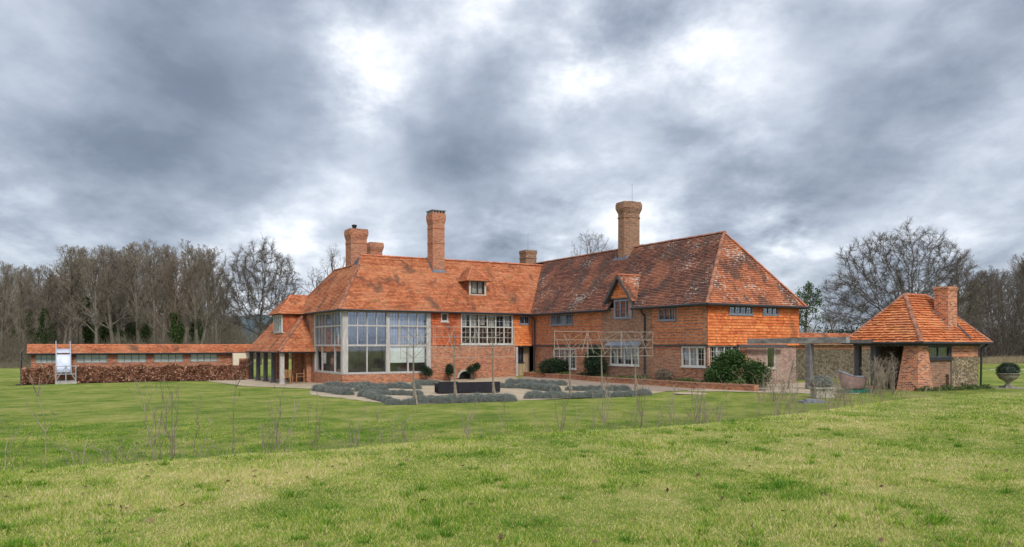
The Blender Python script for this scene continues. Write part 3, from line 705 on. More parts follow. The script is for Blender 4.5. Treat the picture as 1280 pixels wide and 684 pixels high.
window(LB, 16.05, 17.95, 1.40, 2.55, 3, house, mat_=M['white'], rec=.03, mw=.09, fw=.08, grid=(.22, .3), curtain=[(16.1, 17.2, 1.4, 2.5)])
mb = MB(); B_F.box(mb, 13.55, 18.16, -.16, -.03, 2.56, 2.655); B_F.box(mb, 0.02, 8.6, -.14, -.03, 2.55, 2.655); mb.build('jetty_beam', M['oak_dark'], house)

# --- wing B end
eops_up = [(16.42, 18.29, 4.36, 4.86), (19.16, 20.45, 4.40, 4.86)]
eops_low = [(14.98, 17.38, 1.38, 2.60), (19.63, 20.38, 1.25, 2.55)]
mb = MB(); wall(mb, B_E, WU+.001, BU2, 2.661, EZ+.1, eops_up, -.3, -.02); mb.build('upper_wall', M['brick_old'], house)
LE = Fr((0, BEND+.1), (1, 0), (0, -1))
mb = MB(); wall(mb, LE, WU+.12, 18.0, -.3, 2.66, eops_low); mb.build('brick_wall', M['brick_old'], house)
mb = MB(); wall(mb, LE, 18.0, BU2-.1, -.3, 2.66, eops_low); mb.build('brick_wall', M['brick_pale'], house)
tiles([[(WU, BEND, 2.62), (BU2, BEND, 2.62), (BU2, BEND, EZ), (WU, BEND, EZ)]], M['hung'], 'hung_tiles', house, .165, .18, .0282, 5,
      holes=[(16.40-WU, 18.31-WU, 4.34-2.62, 4.9-2.62), (19.14-WU, 20.47-WU, 4.38-2.62, 4.9-2.62)])
window(B_E, 16.42, 18.29, 4.38, 4.87, 4, house, mat_=M['grey_paint'], rec=-.01, grid=(.22, .24))
window(B_E, 19.16, 20.45, 4.42, 4.87, 3, house, mat_=M['grey_paint'], rec=-.01, grid=(.2, .24))
window(LE, 14.98, 17.38, 1.40, 2.58, 4, house, mat_=M['white'], rec=.03, mw=.08, grid=(.2, .3), curtain=[(15.6, 16.2, 1.4, 2.5)])
window(LE, 19.63, 20.38, 1.25, 2.53, 1, house, mat_=M['dormer_wood'], rec=.05, fw=.08, lead=False, curtain=[(19.7, 19.95, 1.3, 2.5)])
# coloured lampshade glowing faintly orange behind the end window: an ordinary unlit orange shade
# rear and hidden walls
mb = MB()
mb.box(BU2-.3, BU2, BEND+.3, 8.1, -.3, EZ+.1); mb.box(3.0, BU2-.3, 7.8, 8.1, -.3, EZ+.1)
mb.box(0.0, .3, 6.26, 12.4, -.4, EZ+.1); mb.box(.3, 6.5, 12.1, 12.4, -.4, EZ+.1); mb.box(6.2, 6.5, 8.1, 12.1, -.4, EZ+.1); mb.build('rear_wall', M['brick'], house)
mb = MB(); mb.box(.35, WU-.1, 4.6, 4.7, 0, EZ); mb.box(6.4, 6.5, .32, 4.59, 0, EZ); mb.box(WU+3.2, WU+3.3, BEND+3.2, 4.5, 0, EZ); mb.box(WU+.42, WU+3.19, BEND+3.2, BEND+3.3, 0, EZ)
mb.box(WU+.6, BU2-.4, BEND+2.9, BEND+3.0, 0, EZ)
mb.build('inner_wall', M['plaster'], house)
mb = MB(); mb.box(.33, WU-.02, .33, 7.7, -.1, .12); mb.box(WU+.43, BU2-.35, BEND+.42, 7.7, -.1, .3); mb.box(6.55, WU-.02, .33, 4.5, 2.5, 2.62); mb.box(WU+.43, BU2-.35, BEND+.42, 7.7, 2.7, 2.8)
mb.build('floor_slab', M['teak'], house)

# --- roofs
rA = (2.62, AV, AZR); sl = (AZR-EZ)/(AV+.35)
e0 = (-.35, -.35, EZ)
valA = (14.4, -.35, EZ); valT = (18.18, AV, AZR)
slB = (BZR-4.9)/(BU-14.4)
gz = 8.35; gu = -.35+(gz-EZ)/1.30; gv = -.35+(gz-EZ)/sl     # where the gablet starts
U_ = MB()
front = [e0, valA, valT, rA, (rA[0], gv, gz) if False else (gu, gv, gz)]
front = [e0, valA, valT, rA, (gu, gv, gz)]
tiles([front], M['tile_new'], 'roof', house, .14, .19, .022, 10)
roofA = [o for o in house.children if o.name.startswith('roof')][-1]
underlay(U_, front)
# left hip plane, running back over the rear wing
RV = 9.0
hip = [(-.35, 11.9, EZ), e0, (gu, gv, gz), (gu, RV-.6, gz)]
tiles([hip], M['tile_new'], 'roof', house, .14, .19, .022, 11); underlay(U_, hip)
far_hip = [(-.35, 11.9, EZ), (gu, RV-.6, gz), (2*gu+.35, 11.9, EZ)]
tiles([far_hip], M['tile_new'], 'roof', house, .12, .2, .018, 12); underlay(U_, far_hip)
rear2 = [(gu, gv+1.4, gz), (gu, RV-.6, gz), (2*gu+.35, 11.9, EZ), (2*gu+.35, 7.8, EZ)]
underlay(U_, rear2)
rearA = [rA, valT, (14.4, 8.15, EZ), (2.0, 8.15, EZ)]
underlay(U_, rearA); tiles([rearA], M['tile_new'], 'roof', house, .12, .2, .018, 13)
# gablet on the left end
g = MB(); g.prism([(gu, gv, gz), (gu, 2*AV-gv, gz), (rA[0]-.02, AV, AZR-.02)], (.12, 0, 0)); g.build('gablet', M['oak_dark'], house)
# B roofs
bz = 4.9
gzb = 8.95; gvb = -18.55+ (gzb-bz)/1.66; gub = 14.4+(gzb-bz)/slB
frontB = [(14.4, -18.55, bz), (14.4, -.35, EZ-.0), (18.18, AV, 14.4*0+bz+slB*(18.18-14.4)), (BU, AV, BZR), (BU, -15.83, BZR), (gub, gvb, gzb)]
frontB[1] = (14.4, -.35, bz)
# split around the gabled dormer (its roof covers v -9.0 .. -12.2 up to z 7.1)
HA, HB, HZ = -9.62, -12.05, 5.75
tiles([frontB], M['tile_old'], 'roof', house, .14, .19, .024, 14, holes=[(-(HA+18.55), -(HB+18.55), -.1, (HZ-bz)/slB*math.hypot(1, slB))], jitter=.02, tilt=.03)
def cutB(za, zb_, v_): return [(14.4+(z-bz)/slB, v_, z) for z in (za, zb_)]
hu = 14.4+(HZ-bz)/slB
underlay(U_, [(14.4, -18.55, bz), (14.4, HB, bz), (hu, HB, HZ), (hu, -18.55+(HZ-bz)/1.66, HZ)])
underlay(U_, [(14.4, HA, bz), (14.4, -.35, bz), (hu, -.35+(HZ-bz)/sl*1.0, HZ), (hu, HA, HZ)])
underlay(U_, [(hu, -18.55+(HZ-bz)/1.66, HZ), (hu, -.35+(HZ-bz)/sl, HZ)]+frontB[2:])
backB = [(18.18, AV, bz+slB*3.78), (BU, AV, BZR), (BU, 8.3, BZR), (14.4, 8.15, bz)]; underlay(U_, backB)
endB = [(14.4, -18.55, bz), (22.6, -18.55, bz), (2*BU-gub, gvb, gzb), (gub, gvb, gzb)]
tiles([endB], M['tile_end'], 'roof', house, .14, .19, .024, 15, jitter=.02, tilt=.03); underlay(U_, endB)
rightB = [(22.6, -18.55, bz), (22.6, 8.3, bz), (BU, 8.3, BZR), (BU, -15.83, BZR), (2*BU-gub, gvb, gzb)]
tiles([rightB], M['tile_old'], 'roof', house, .12, .2, .02, 16); underlay(U_, rightB)
g = MB(); g.prism([(gub, gvb-.02, gzb), (2*BU-gub, gvb-.02, gzb), (BU, -15.85, BZR-.02)], (0, .1, 0)); g.build('gablet', M['tile_end'], house)
g = MB(); g.prism([(14.5, 8.28, bz), (22.5, 8.28, bz), (BU, 8.28, BZR-.02)], (0, .15, 0)); g.build('rear_gable', M['brick'], house)
U_.build('roof_underside', M['fascia'], house)
rt = MB(); capline(rt, rA, (18.4, AV, AZR+.05), .12, .3, .02, 1); rt.build('ridge_tiles', M['ridge_new'], house)
rt = MB(); capline(rt, (BU, -15.9, BZR), (BU, 8.3, BZR), .13, .3, .02, 2); rt.build('ridge_tiles', M['ridge'], house)
rt = MB(); capline(rt, e0, (gu, gv, gz), .12, .16, .03, 3); capline(rt, (gu, gv, gz), rA, .07, .16, .03, 3); rt.build('hip_tiles', M['ridge'], house); rt = MB(); capline(rt, (gu, gv+1.3, gz), (gu, RV-.6, gz), .12, .3, .02, 3); rt.build('hip_tiles', M['ridge'], house); rt = MB(); capline(rt, (gu, RV-.6, gz), (-.35, 11.9, EZ), .12, .2, .02, 3); rt.build('hip_tiles', M['ridge'], house)
rt = MB(); capline(rt, (14.4, -18.55, bz), (gub, gvb, gzb), .12, .16, .03, 4); capline(rt, (gub, gvb, gzb), (BU, -15.83, BZR), .07, .16, .03, 5); rt.build('hip_tiles', M['ridge'], house); rt = MB(); capline(rt, (22.6, -18.55, bz), (2*BU-gub, gvb, gzb), .12, .16, .03, 5)
capline(rt, (2*BU-gub, gvb, gzb), (BU, -15.83, BZR), .07, .16, .03, 5); rt.build('hip_tiles', M['ridge_new'], house)
# gutters and eaves
def gutter(pts, r=.07):
    m_ = MB()
    for p, q in zip(pts, pts[1:]): m_.bar(p, q, r, 8)
    return m_.build('gutter', M['fascia'], house)
gutter([(-.42, 7.0, EZ-.02), (-.42, -.42, EZ-.02), (14.33, -.42, EZ-.02), ])
gutter([(14.33, -.42, bz-.02), (14.33, HA+.1, bz-.02)], .08); gutter([(14.33, HB-.1, bz-.02), (14.33, -18.62, bz-.02), (22.7, -18.62, bz-.02), (22.7, -10, bz-.02)], .08)
s_ = MB(); s_.box(-.30, 14.4, -.30, -.01, EZ-.06, EZ+.02); s_.box(14.45, WU-.01, -18.5, HB, bz-.04, bz+.03); s_.box(14.45, WU-.01, HA, -.02, bz-.04, bz+.03); s_.box(14.45, 22.5, -18.5, -18.22, bz-.041, bz+.029); s_.box(-.30, -.01, -.3, 7, EZ-.061, EZ+.019); s_.build('soffit', M['fascia'], house)
# downpipes
def pipe(pts, r=.045): m_ = MB(); m_.path(pts, r, 8); m_.build('downpipe', M['fascia'], house)
pipe([(14.35, -.5, bz-.05), (14.55, -.52, bz-.3), (14.64, -.52, bz-.5), (14.64, -.52, .2)], .055)
pipe([(14.35, -13.0, bz-.05), (14.5, -13.0, bz-.35), (14.68, -13.0, bz-.45), (14.68, -13.0, .2)], .05)

# --- small hipped dormer on roof A
def roofzA(u, v): return EZ+sl*(v+.35)
dw0, dw1, dv, de = 9.92, 11.36, 1.0, 7.42
DF = Fr((0, dv), (1, 0), (0, -1))
mb = MB(); DF.box(mb, dw0, dw0+.16, -.2, 0, roofzA(0, dv)-.05, de); DF.box(mb, dw1-.16, dw1, -.2, 0, roofzA(0, dv)-.05, de); DF.box(mb, dw0+.16, dw1-.16, -.2, 0, roofzA(0, dv)-.05, roofzA(0, dv)+.12); mb.box(dw0+.0, dw0+.12, dv+.2, 2.35, 6.0, de-.001); mb.box(dw1-.12, dw1, dv+.2, 2.35, 6.0, de-.001)
dorm = mb.build('dormer', M['dormer_wood'], house)
window(DF, dw0+.165, dw1-.165, roofzA(0, dv)+.125, de-.02, 2, dorm, mat_=M['fascia'], rec=.04, fw=.05, grid=None, sill=False, curtain=[(dw0+.25, dw1-.25, 6.5, 7.3)])
tiles([[(dw0-.02, 1.0, 6.25), (dw0-.02, 2.35, 7.6), (dw0-.02, 2.35, de), (dw0-.02, 1.0, de)]], M['hung_old'], 'dormer_cheek', dorm, .1, .16, .015, 20)
dl, dr, df, dbk = dw0-.34, dw1+.34, dv-.38, 3.35; rz_ = 8.30; mu = (dw0+dw1)/2; dz_ = de-.06
DP = [[(dl, df, dz_), (dr, df, dz_), (mu+.15, df+1.15, rz_), (mu-.15, df+1.15, rz_)], [(dl, dbk-1.2, dz_), (dl, df, dz_), (mu-.15, df+1.15, rz_), (mu-.15, dbk-.2, rz_)], [(dr, df, dz_), (dr, dbk-1.2, dz_), (mu+.15, dbk-.2, rz_), (mu+.15, df+1.15, rz_)]]
d = tiles(DP, M['tile_new'], 'dormer_roof', dorm, .1, .17, .018, 21)
mb = MB(); [underlay(mb, p, .05) for p in DP]; mb.build('dormer_soffit', M['lime'], dorm)
mb = MB(); capline(mb, (dl, df, dz_), (mu-.15, df+1.15, rz_), .08, .16, .03, 1); capline(mb, (dr, df, dz_), (mu+.15, df+1.15, rz_), .08, .16, .03, 1); capline(mb, (mu, df+1.1, rz_), (mu, dbk-.1, rz_), .1, .3, .02, 2); mb.build('dormer_ridge_tiles', M['ridge_new'], dorm)

# --- gabled dormer on roof B
g0, g1, gm = 9.25, 12.0, 10.62; gzt, gzf = 7.12, 5.35
mb = MB(); wall(mb, B_F, 9.85, 11.98, EZ+.081, 5.62, [(10.04, 11.8, 4.35, 5.50)], -.25, .0)
gd = mb.build('dormer', M['oak_dark'], house)
window(B_F, 10.04, 11.8, 4.35, 5.50, 3, gd, mat_=M['grey_paint'], rec=-.04, fw=.08, mw=.07, grid=(.26, .27), curtain=[(11.2, 11.6, 4.4, 5.4)])
def trap(zb, zt):  # gable infill in hung tiles
    hw = lambda z: (gzt-.12-z)/(gzt-gzf)*(g1-g0)/2
    return [(WU-.03, -(gm-hw(zb)), zb), (WU-.03, -(gm-.02), zt), (WU-.03, -(gm+.02), zt), (WU-.03, -(gm+hw(zb)), zb)]
tiles([trap(5.62, gzt-.14)], M['hung'], 'gable_tiles', gd, .165, .17, .02, 22)
mb = MB(); t_ = trap(5.6, gzt-.14); mb.prism([(p[0]+.03, p[1], p[2]) for p in t_], (.15, 0, 0)); mb.build('gable_backing', M['brick_old'], gd)
def roofuB(z): return 14.4+(z-bz)/slB
uo = WU-.32
gl, gr = -(g0-.1), -(g1+.1)
PL = [(uo, gl, gzf), (roofuB(gzf)+.05, gl, gzf), (roofuB(gzt)+.1, -gm, gzt), (uo, -gm, gzt)]
PR = [(roofuB(gzf)+.05, gr, gzf), (uo, gr, gzf), (uo, -gm, gzt), (roofuB(gzt)+.1, -gm, gzt)]
tiles([PL, PR], M['tile_end'], 'dormer_roof', gd, .1, .17, .018, 23)
mb = MB(); underlay(mb, PL, .06); underlay(mb, PR, .06)
for s in (gl, gr):
    a = Vector((uo-.02, s, gzf-.05)); b = Vector((uo-.02, -gm, gzt-.05)); mb.hexa([a+Vector((0, 0, -.16)), b+Vector((0, 0, -.18)), b+Vector((.07, 0, -.18)), a+Vector((.07, 0, -.16)), a, b, b+Vector((.07, 0, 0)), a+Vector((.07, 0, 0))])
mb.build('bargeboard', M['oak_dark'], gd)
mb = MB(); capline(mb, (uo, -gm, gzt), (roofuB(gzt), -gm, gzt), .1, .28, .02, 1); mb.build('dormer_ridge_tiles', M['ridge_new'], gd)

# --- chimneys
def zB(u, v): return bz+slB*(u-14.4)
c1u = onV(3.25, 545); ch = chimney(house, c1u, 3.25, 7.6, 12.45, .96, .96, M['brick_chim'], 1, .075, 2, .8)
mb = MB(); 
for i in range(5): mb.box(c1u-.5+i*.23, c1u-.5+i*.23+.09, 2.72, 3.78, 12.45, 12.6)
mb.box(c1u-.56, c1u+.56, 2.68, 3.82, 12.6, 12.66); mb.build('chimney_cap', M['stone_dark'], ch)
mb = MB(); flashing(mb, c1u-.48, c1u+.48, 2.77, 3.73, lambda u, v: roofzA(u, min(v, AV))); mb.build('flashing', M['lead'], ch)
ch = chimney(house, 3.75, 7.9, 6.5, 11.5, 1.26, 1.26, M['brick_chim'], 2, .09, 1, .75)
mb = MB(); mb.lathe([(.16, 0), (.16, .25), (.2, .26), (.2, .36), (.13, .4)], 12, (3.6, 7.9, 11.48)); mb.build('flue_pot', M['black'], ch)
chimney(house, 6.4, 11.0, 5, 11.0, 1.0, 1.0, M['brick_chim'], 3, .10, 1, .7)
c4u = onV(7.2, 660); ch = chimney(house, c4u, 7.2, 7.0, 10.75, 1.05, 1.05, M['brick_brown'], 4, .05, 1, .35)
mb = MB(); mb.bar((c4u, 7.2, 10.7), (c4u, 7.2, 12.3), .012, 5); mb.build('antenna', M['lead'], ch)
ch = chimney(house, 18.4, -6.95, 7.9, 12.6, 1.4, 1.25, M['brick_brown'], 5, .13, 1, .75, chamfer=.3)
mb = MB(); mb.bar((18.7, -6.95, 12.5), (18.7, -6.95, 14.0), .014, 5); mb.build('antenna', M['lead'], ch)
mb = MB(); flashing(mb, 17.7, 19.1, -7.57, -6.33, lambda u, v: zB(min(u, BU), v), .06); mb.build('flashing', M['lead'], ch)
mb = MB()
for i in range(3): mb.lathe([(.17, 0), (.18, .1), (.14, .14)], 12, (18.05+i*.36, -6.95, 12.57))
mb.build('flue_pot', M['brick_brown'], ch)

# --- loggia on timber posts at the far left end, with its tiled roof and tower dormer
LU, LV0, LV1, LZ = -2.35, 6.2, 15.8, 2.2
lsl = (5.02-2.15)/2.65
for i in range(5):
    v = LV0+2.4*i; X, Y = W2(LU, v); zg = hz(X, Y)
    mb = MB(); mb.box(LU-.14, LU+.14, v-.14, v+.14, zg-.05, LZ); mb.box(LU-.19, LU+.19, v-.19, v+.19, zg-.1, zg+.12); mb.build('loggia_post', M['oak' if i == 0 else 'oak_dark'], house)
mb = MB(); mb.box(LU-.1, LU+.1, LV0-.2, LV1+.3, LZ, LZ+.2); mb.box(LU+.101, -.02, LV0-.1, LV0+.1, LZ, LZ+.2); mb.build('loggia_beam', M['oak_dark'], house)
for u, v in ((-.15, 7.1), (-.5, 9.2), (-.5, 12), (-.5, 14.4)):
    X, Y = W2(u, v); mb = MB(); mb.box(u-.22, u+.12, v-.22, v+.22, -.3, 2.4); mb.build('brick_pier', M['brick'], house)
fe = LV0-.35; le = -2.7; lez = 2.15; lt = lez+lsl*2.65
LP1 = [(le, LV1+.3, lez), (le, fe, lez), (-.05, fe+2.65, lt), (-.05, LV1+.3, lt)]
LP2 = [(le, fe, lez), (-.02, fe, lez), (-.02, fe+2.65, lt), (-.05, fe+2.65, lt)]
tiles([LP1], M['tile_new'], 'loggia_roof', house, .14, .17, .018, 30); tiles([LP2], M['tile_new'], 'loggia_roof', house, .14, .17, .018, 31)
mb = MB(); underlay(mb, LP1); underlay(mb, LP2); mb.build('loggia_soffit', M['oak_dark'], house)
mb = MB(); capline(mb, (le, fe, lez), (-.05, fe+2.65, lt), .11, .16, .03, 6); mb.build('hip_tiles', M['ridge'], house)
gutter([(le-.06, LV1+.3, lez-.03), (le-.06, fe-.06, lez-.03), (-.05, fe-.06, lez-.03)], .05)
tu, tv0, tv1 = -1.5, 9.2, 11.6
mb = MB(); TS = Fr((tu, 0), (0, 1), (-1, 0)); mb.box(tu, 0, tv0, tv0+.15, 3.0, EZ); mb.box(tu, 0, tv1-.15, tv1, 3.0, EZ)
wall(mb, TS, tv0+.15, tv1-.15, 3.0, EZ, [(tv0+.2, tv1-.2, 3.62, 4.9)], -.15, 0); tw_ = mb.build('tower_dormer', M['brick_old'], house)
tiles([[(tu, tv0, 3.3), (.0, tv0, 3.3), (.0, tv0, EZ), (tu, tv0, EZ)]], M['hung_old'], 'hung_tiles', tw_, .165, .17, .02, 32)
window(TS, tv0+.02, tv1-.02, 3.6, 4.92, 4, tw_, mat_=M['white'], rec=-.06, grid=(.25, .3), glass='glass', curtain=[(tv0+.1, tv1-.1, 3.6, 4.9)])
tl, tf, tb, trz, tz = tu-.38, tv0-.35, tv1+.35, 6.45, 4.97; tm = (tv0+tv1)/2
TP = [[(tl, tf, tz), (.6, tf, tz), (1.4, tm, trz), (-.6, tm, trz)], [(tl, tb, tz), (tl, tf, tz), (-.6, tm, trz)], [(.6, tb, tz), (tl, tb, tz), (-.6, tm, trz), (1.4, tm, trz)]]
tiles(TP, M['tile_new'], 'tower_roof', tw_, .14, .17, .018, 33)
mb = MB(); [underlay(mb, p, .06) for p in TP]; mb.build('tower_soffit', M['oak_dark'], tw_)
mb = MB(); capline(mb, (tl, tf, tz), (-.6, tm, trz), .09, .16, .03, 7); capline(mb, (tl, tb, tz), (-.6, tm, trz), .09, .16, .03, 7); capline(mb, (-.6, tm, trz), (1.2, tm, trz), .1, .3, .02, 7); mb.build('tower_ridge_tiles', M['ridge_new'], tw_)
mb = MB(); mb.box(-.02, .0, 6.3, 8.6, 2.2, 4.8); mb.build('side_wall', M['brick_old'], house)

# ================================================================ long outbuilding
ob = empty('long_outbuilding', (OX, OY, 0), ALPHA, 'low long brick outbuilding with orange tiled roof behind the brown hedge', 'outbuilding')
OV = 17.0; OF = Fr((0, OV), (1, 0), (0, -1)); O0, O1 = -17.7, -1.9
wins = [(-17.25, -15.0), (-12.75+.02, -10.15), (-10.1+.02-.0, -7.5)]
bays = [(-17.4, -14.9), (-12.8, -9.95), (-9.1, -6.45+.0), (-5.6, -3.9)]
bays = [(onV(OV, a), onV(OV, b)) for a, b in ((44, 72), (95, 134), (146, 183), (192, 229), (238, 272))]
mb = MB(); wall(mb, OF, O0, O1, -.4, 2.06, [(a, b, 1.30, 1.92) for a, b in bays]); mb.box(O0, O0+.3, OV+.3, OV+5, -.4, 2.06); mb.box(O0, O1, OV+4.7, OV+5, -.4, 2.06); mb.build('brick_wall', M['brick_pale'] if False else M['brick'], ob)
for a, b in bays: window(OF, a, b, 1.28, 1.94, 4, ob, mat_=M['grey_paint'], rec=.05, fw=.05, mw=.04, grid=(.9, .34), sill=False, curtain=[(a+.05, b-.05, 1.3, 1.9)], cmat='blind')
rp = [(O0-.25, OV-.35, 2.02), (O1, OV-.35, 2.02), (O1, OV+.75, 2.66), (O0-.25, OV+.75, 2.66)]
tiles([rp], M['tile_new'], 'roof', ob, .13, .17, .018, 40)
mb = MB(); underlay(mb, rp); underlay(mb, [(O0-.25, OV+.75, 2.655), (O1, OV+.75, 2.655), (O1, OV+5.2, 2.3), (O0-.25, OV+5.2, 2.3)]); mb.build('roof_underside', M['fascia'], ob)
mb = MB(); capline(mb, (O0-.25, OV+.75, 2.66), (O1, OV+.75, 2.66), .08, .3, .02, 7); mb.build('ridge_tiles', M['ridge_new'], ob)
mb = MB(); mb.bar((O0-.25, OV-.42, 1.98), (O1, OV-.42, 1.98), .05, 6); mb.build('gutter', M['fascia'], ob)
mb = MB(); OF.box(mb, -3.75, -2.1, .75, 1.15, 1.55, 1.98); OF.box(mb, -3.75, -3.3, .75, 1.15, -.2, 1.549); mb.build('door_surround', M['cream'], ob)
# dark board fence at its left end
fb = MB()
for i in range(7): fb.box(O0-.62, O0-.58, 15.4+i*.52, 15.4+i*.52+.38, -.2, 2.15-.04*(i % 2))
fr_ = MB(); fr_.box(O0-.57, O0-.5, 15.4, 19.0, .4, .5); fr_.box(O0-.57, O0-.5, 15.4, 19.0, 1.6, 1.7)
fe_ = empty('board_fence', (OX, OY, 0), ALPHA, 'dark grey vertical board fence at left end of the low outbuilding', 'fence')
fb.build('boards', M['oak_dark'], fe_); fr_.build('rails', M['oak_dark'], fe_)

# ================================================================ foliage helper
def leaves(rng, n, sampler, size, squash=1., flat=0., asp=.55):
    """n little quads; sampler(n)->centres"""
    c = sampler(n); a = rng.normal(size=(n, 3)); a /= np.linalg.norm(a, axis=1, keepdims=True)
    b = rng.normal(size=(n, 3)); b -= (a*b).sum(1, keepdims=True)*a; b /= np.linalg.norm(b, axis=1, keepdims=True)
    s = size*(.6+.8*rng.random((n, 1))); a = a*s; b = b*s*asp
    V = np.stack([c-a, c-b, c+a, c+b], 1).reshape(-1, 3); F = np.arange(n*4).reshape(n, 4); return V, F, rng.random(n)
def ellsampler(rng, blobs, surf=.35):
    B_ = np.array(blobs, float)
    def f(n):
        k = rng.integers(0, len(B_), n); d = rng.normal(size=(n, 3)); d /= np.linalg.norm(d, axis=1, keepdims=True)
        r = (1-surf*rng.random(n)**1.5)[:, None]; r = r*(1+.12*rng.normal(size=(n, 1)))
        p = B_[k, :3]+d*r*B_[k, 3:6]; return p
    return f
def merge(parts):
    V = []; F = []; Rn = []; off = 0
    for v, f, r in parts: V.append(v); F.append(f+off); Rn.append(r); off += len(v)
    return np.concatenate(V), np.concatenate(F), np.concatenate(Rn)
def stems(rng, n, h, spread, r=.02, bend=.25):
    mb = MB()
    for i in range(n):
        a = rng.random()*6.28; t = spread*(.3+.7*rng.random()); p = [(0, 0, 0)]
        for k in range(1, 4): f = k/3; p.append((math.cos(a)*t*f+rng.normal()*bend*.1, math.sin(a)*t*f+rng.normal()*bend*.1, h*f))
        mb.path(p, [r, r*.8, r*.6, r*.3], 5)
    return mb
def shrub(name, X, Y, z, blobs, n, size, mat_, label, cat='shrub', group=None, seed=0, stem_h=.5, surf=.45, stem_mat=None):
    rng = np.random.default_rng(seed); r = empty(name, (X, Y, z), rng.random()*6, label, cat, group)
    V, F, rn = leaves(rng, n, ellsampler(rng, blobs, surf), size); V[:, 2] = np.maximum(V[:, 2], .0)
    mesh_obj('foliage', V, F, mat_, r, rnd=rn, uv=None)
    stems(rng, 7, stem_h, stem_h*.5).build('stem', stem_mat or M['bark_dark'], r)
    return r

# ================================================================ hedge, slide
def hedge(u0, u1, v0, v1, h, n, seed, label):
    rng = np.random.default_rng(seed); r = empty('beech_hedge', (OX, OY, 0), ALPHA, label, 'hedge', 'brown beech hedge before the low outbuilding')
    def f(n):
        u = u0+(u1-u0)*rng.random(n); z = h*rng.random(n)**.8; side = rng.random(n)
        v = np.where(side < .75, v0+.25*rng.random(n)**1.2, v0+(v1-v0)*rng.random(n)); z = np.where((side > .75), h*(1-.12*rng.random(n)), z)
        bumpy = .14*np.sin(u*3.1+z*2)+.10*np.sin(u*7.7+1-z*5)+.07*rng.normal(size=n)
        return np.stack([u, v-bumpy*.6+.12*(z/h-.5)**2, z*(1+.06*np.sin(u*2.3+2))+bumpy*.45-.15], 1)
    V, F, rn = leaves(rng, n, f, .085); mesh_obj('foliage', V, F, M['beech'], r, rnd=rn, uv=None)
    tw = MB()
    for i in range(int((u1-u0)*9)):
        u = u0+rng.random()*(u1-u0); v = v0+.2+rng.random()*(v1-v0-.4); tw.bar((u, v, -.2), (u+rng.normal()*.15, v+rng.normal()*.12, h*.9), .02, 4, .008)
    tw.build('stem', M['bark_dark'], r)
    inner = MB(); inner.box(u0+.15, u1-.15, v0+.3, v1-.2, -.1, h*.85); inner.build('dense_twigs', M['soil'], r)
hedge(-18.2, -16.35, 15.0, 16.0, 1.14, 9500, 1, 'short brown-leaved beech hedge left of the slide')
hedge(-14.95, -2.9, 15.0, 16.0, 1.14, 50000, 2, 'long brown-leaved beech hedge right of the slide')
sl_ = empty('playground_slide', (OX, OY, 0), ALPHA, 'white metal playground slide coming over the brown hedge', 'slide')
mb = MB(); cx_ = -15.65; pr = [(17.4-2.8*t, .70+1.75/(1+math.exp((t-.40)*9.5))) for t in np.linspace(0, 1, 18)]
for (v0, z0), (v1, z1) in zip(pr, pr[1:]):
    mb.hexa([(cx_-.42, v0, z0-.03), (cx_+.42, v0, z0-.03), (cx_+.42, v1, z1-.03), (cx_-.42, v1, z1-.03), (cx_-.42, v0, z0), (cx_+.42, v0, z0), (cx_+.42, v1, z1), (cx_-.42, v1, z1)])
mb.build('chute', M['chute'], sl_)
for s in (-1, 1):
    m_ = MB(); x = cx_+s*.46
    for (v0, z0), (v1, z1) in zip(pr, pr[1:]): m_.hexa([(x-.03, v0, z0-.08), (x+.03, v0, z0-.08), (x+.03, v1, z1-.08), (x-.03, v1, z1-.08), (x-.03, v0, z0+.18), (x+.03, v0, z0+.18), (x+.03, v1, z1+.18), (x-.03, v1, z1+.18)])
    m_.bar((x, 17.4, 2.3), (x, 17.4, 2.95), .035, 8); m_.bar((x, 16.9, 2.3), (x, 17.38, 2.9), .03, 8); m_.build('side_rail', M['chrome'], sl_)
m_ = MB(); bx0, bx1 = cx_-.50, cx_+.75
for x in (bx0, bx1, (bx0+bx1)/2):
    for v in (14.5, 15.5): m_.bar((x, v, -.15), (x, v, 1.15), .035, 6)
for z in (.05, .55, 1.12):
    m_.bar((bx0, 14.5, z), (bx1, 14.5, z), .03, 6); m_.bar((bx0, 14.5, z), (bx0, 15.5, z), .03, 6); m_.bar((bx1, 14.5, z), (bx1, 15.5, z), .03, 6)
m_.bar((bx0, 14.5, .1), ((bx0+bx1)/2, 14.5, 1.1), .025, 6); m_.bar((bx1, 14.5, .1), ((bx0+bx1)/2, 14.5, 1.1), .025, 6)
m_.build('frame', M['chrome'], sl_)
m_ = MB(); m_.box(bx0-.05, bx1+.05, 14.35, 15.6, -.2, .0); m_.build('base_board', M['stone'], sl_)

# loggia furniture: teak chairs
def chair(u, v, rz, label):
    X, Y = W2(u, v); r = empty('garden_chair', (X, Y, hz(X, Y)+.02), ALPHA+rz, label, 'chair', 'wooden chairs under the loggia')
    mb = MB(); [mb.box(-.28, .28, -.26+i*.1, -.18+i*.1, .42, .45) for i in range(6)]; mb.build('seat', M['teak'], r)
    mb = MB(); [mb.box(-.24+i*.1, -.19+i*.1, .26, .29, .46, .92) for i in range(5)]; mb.box(-.3, .3, .25, .3, .921, .99); mb.build('backrest', M['teak'], r)
    for s in (-1, 1):
        for t in (-.25, .27): mb = MB(); mb.box(s*.29-.025, s*.29+.025, t-.025, t+.025, 0, .64 if t < 0 else .92); mb.build('leg', M['teak'], r)
        mb = MB(); mb.box(s*.29-.035, s*.29+.035, -.3, .244, .641, .67); mb.build('armrest', M['teak'], r)
chair(-1.75, 6.95, 2.6, 'teak garden chair under the loggia, beside its front corner post')
chair(-.7, 7.4, -1.9, 'teak garden chair under the loggia, nearer the glazed wing')

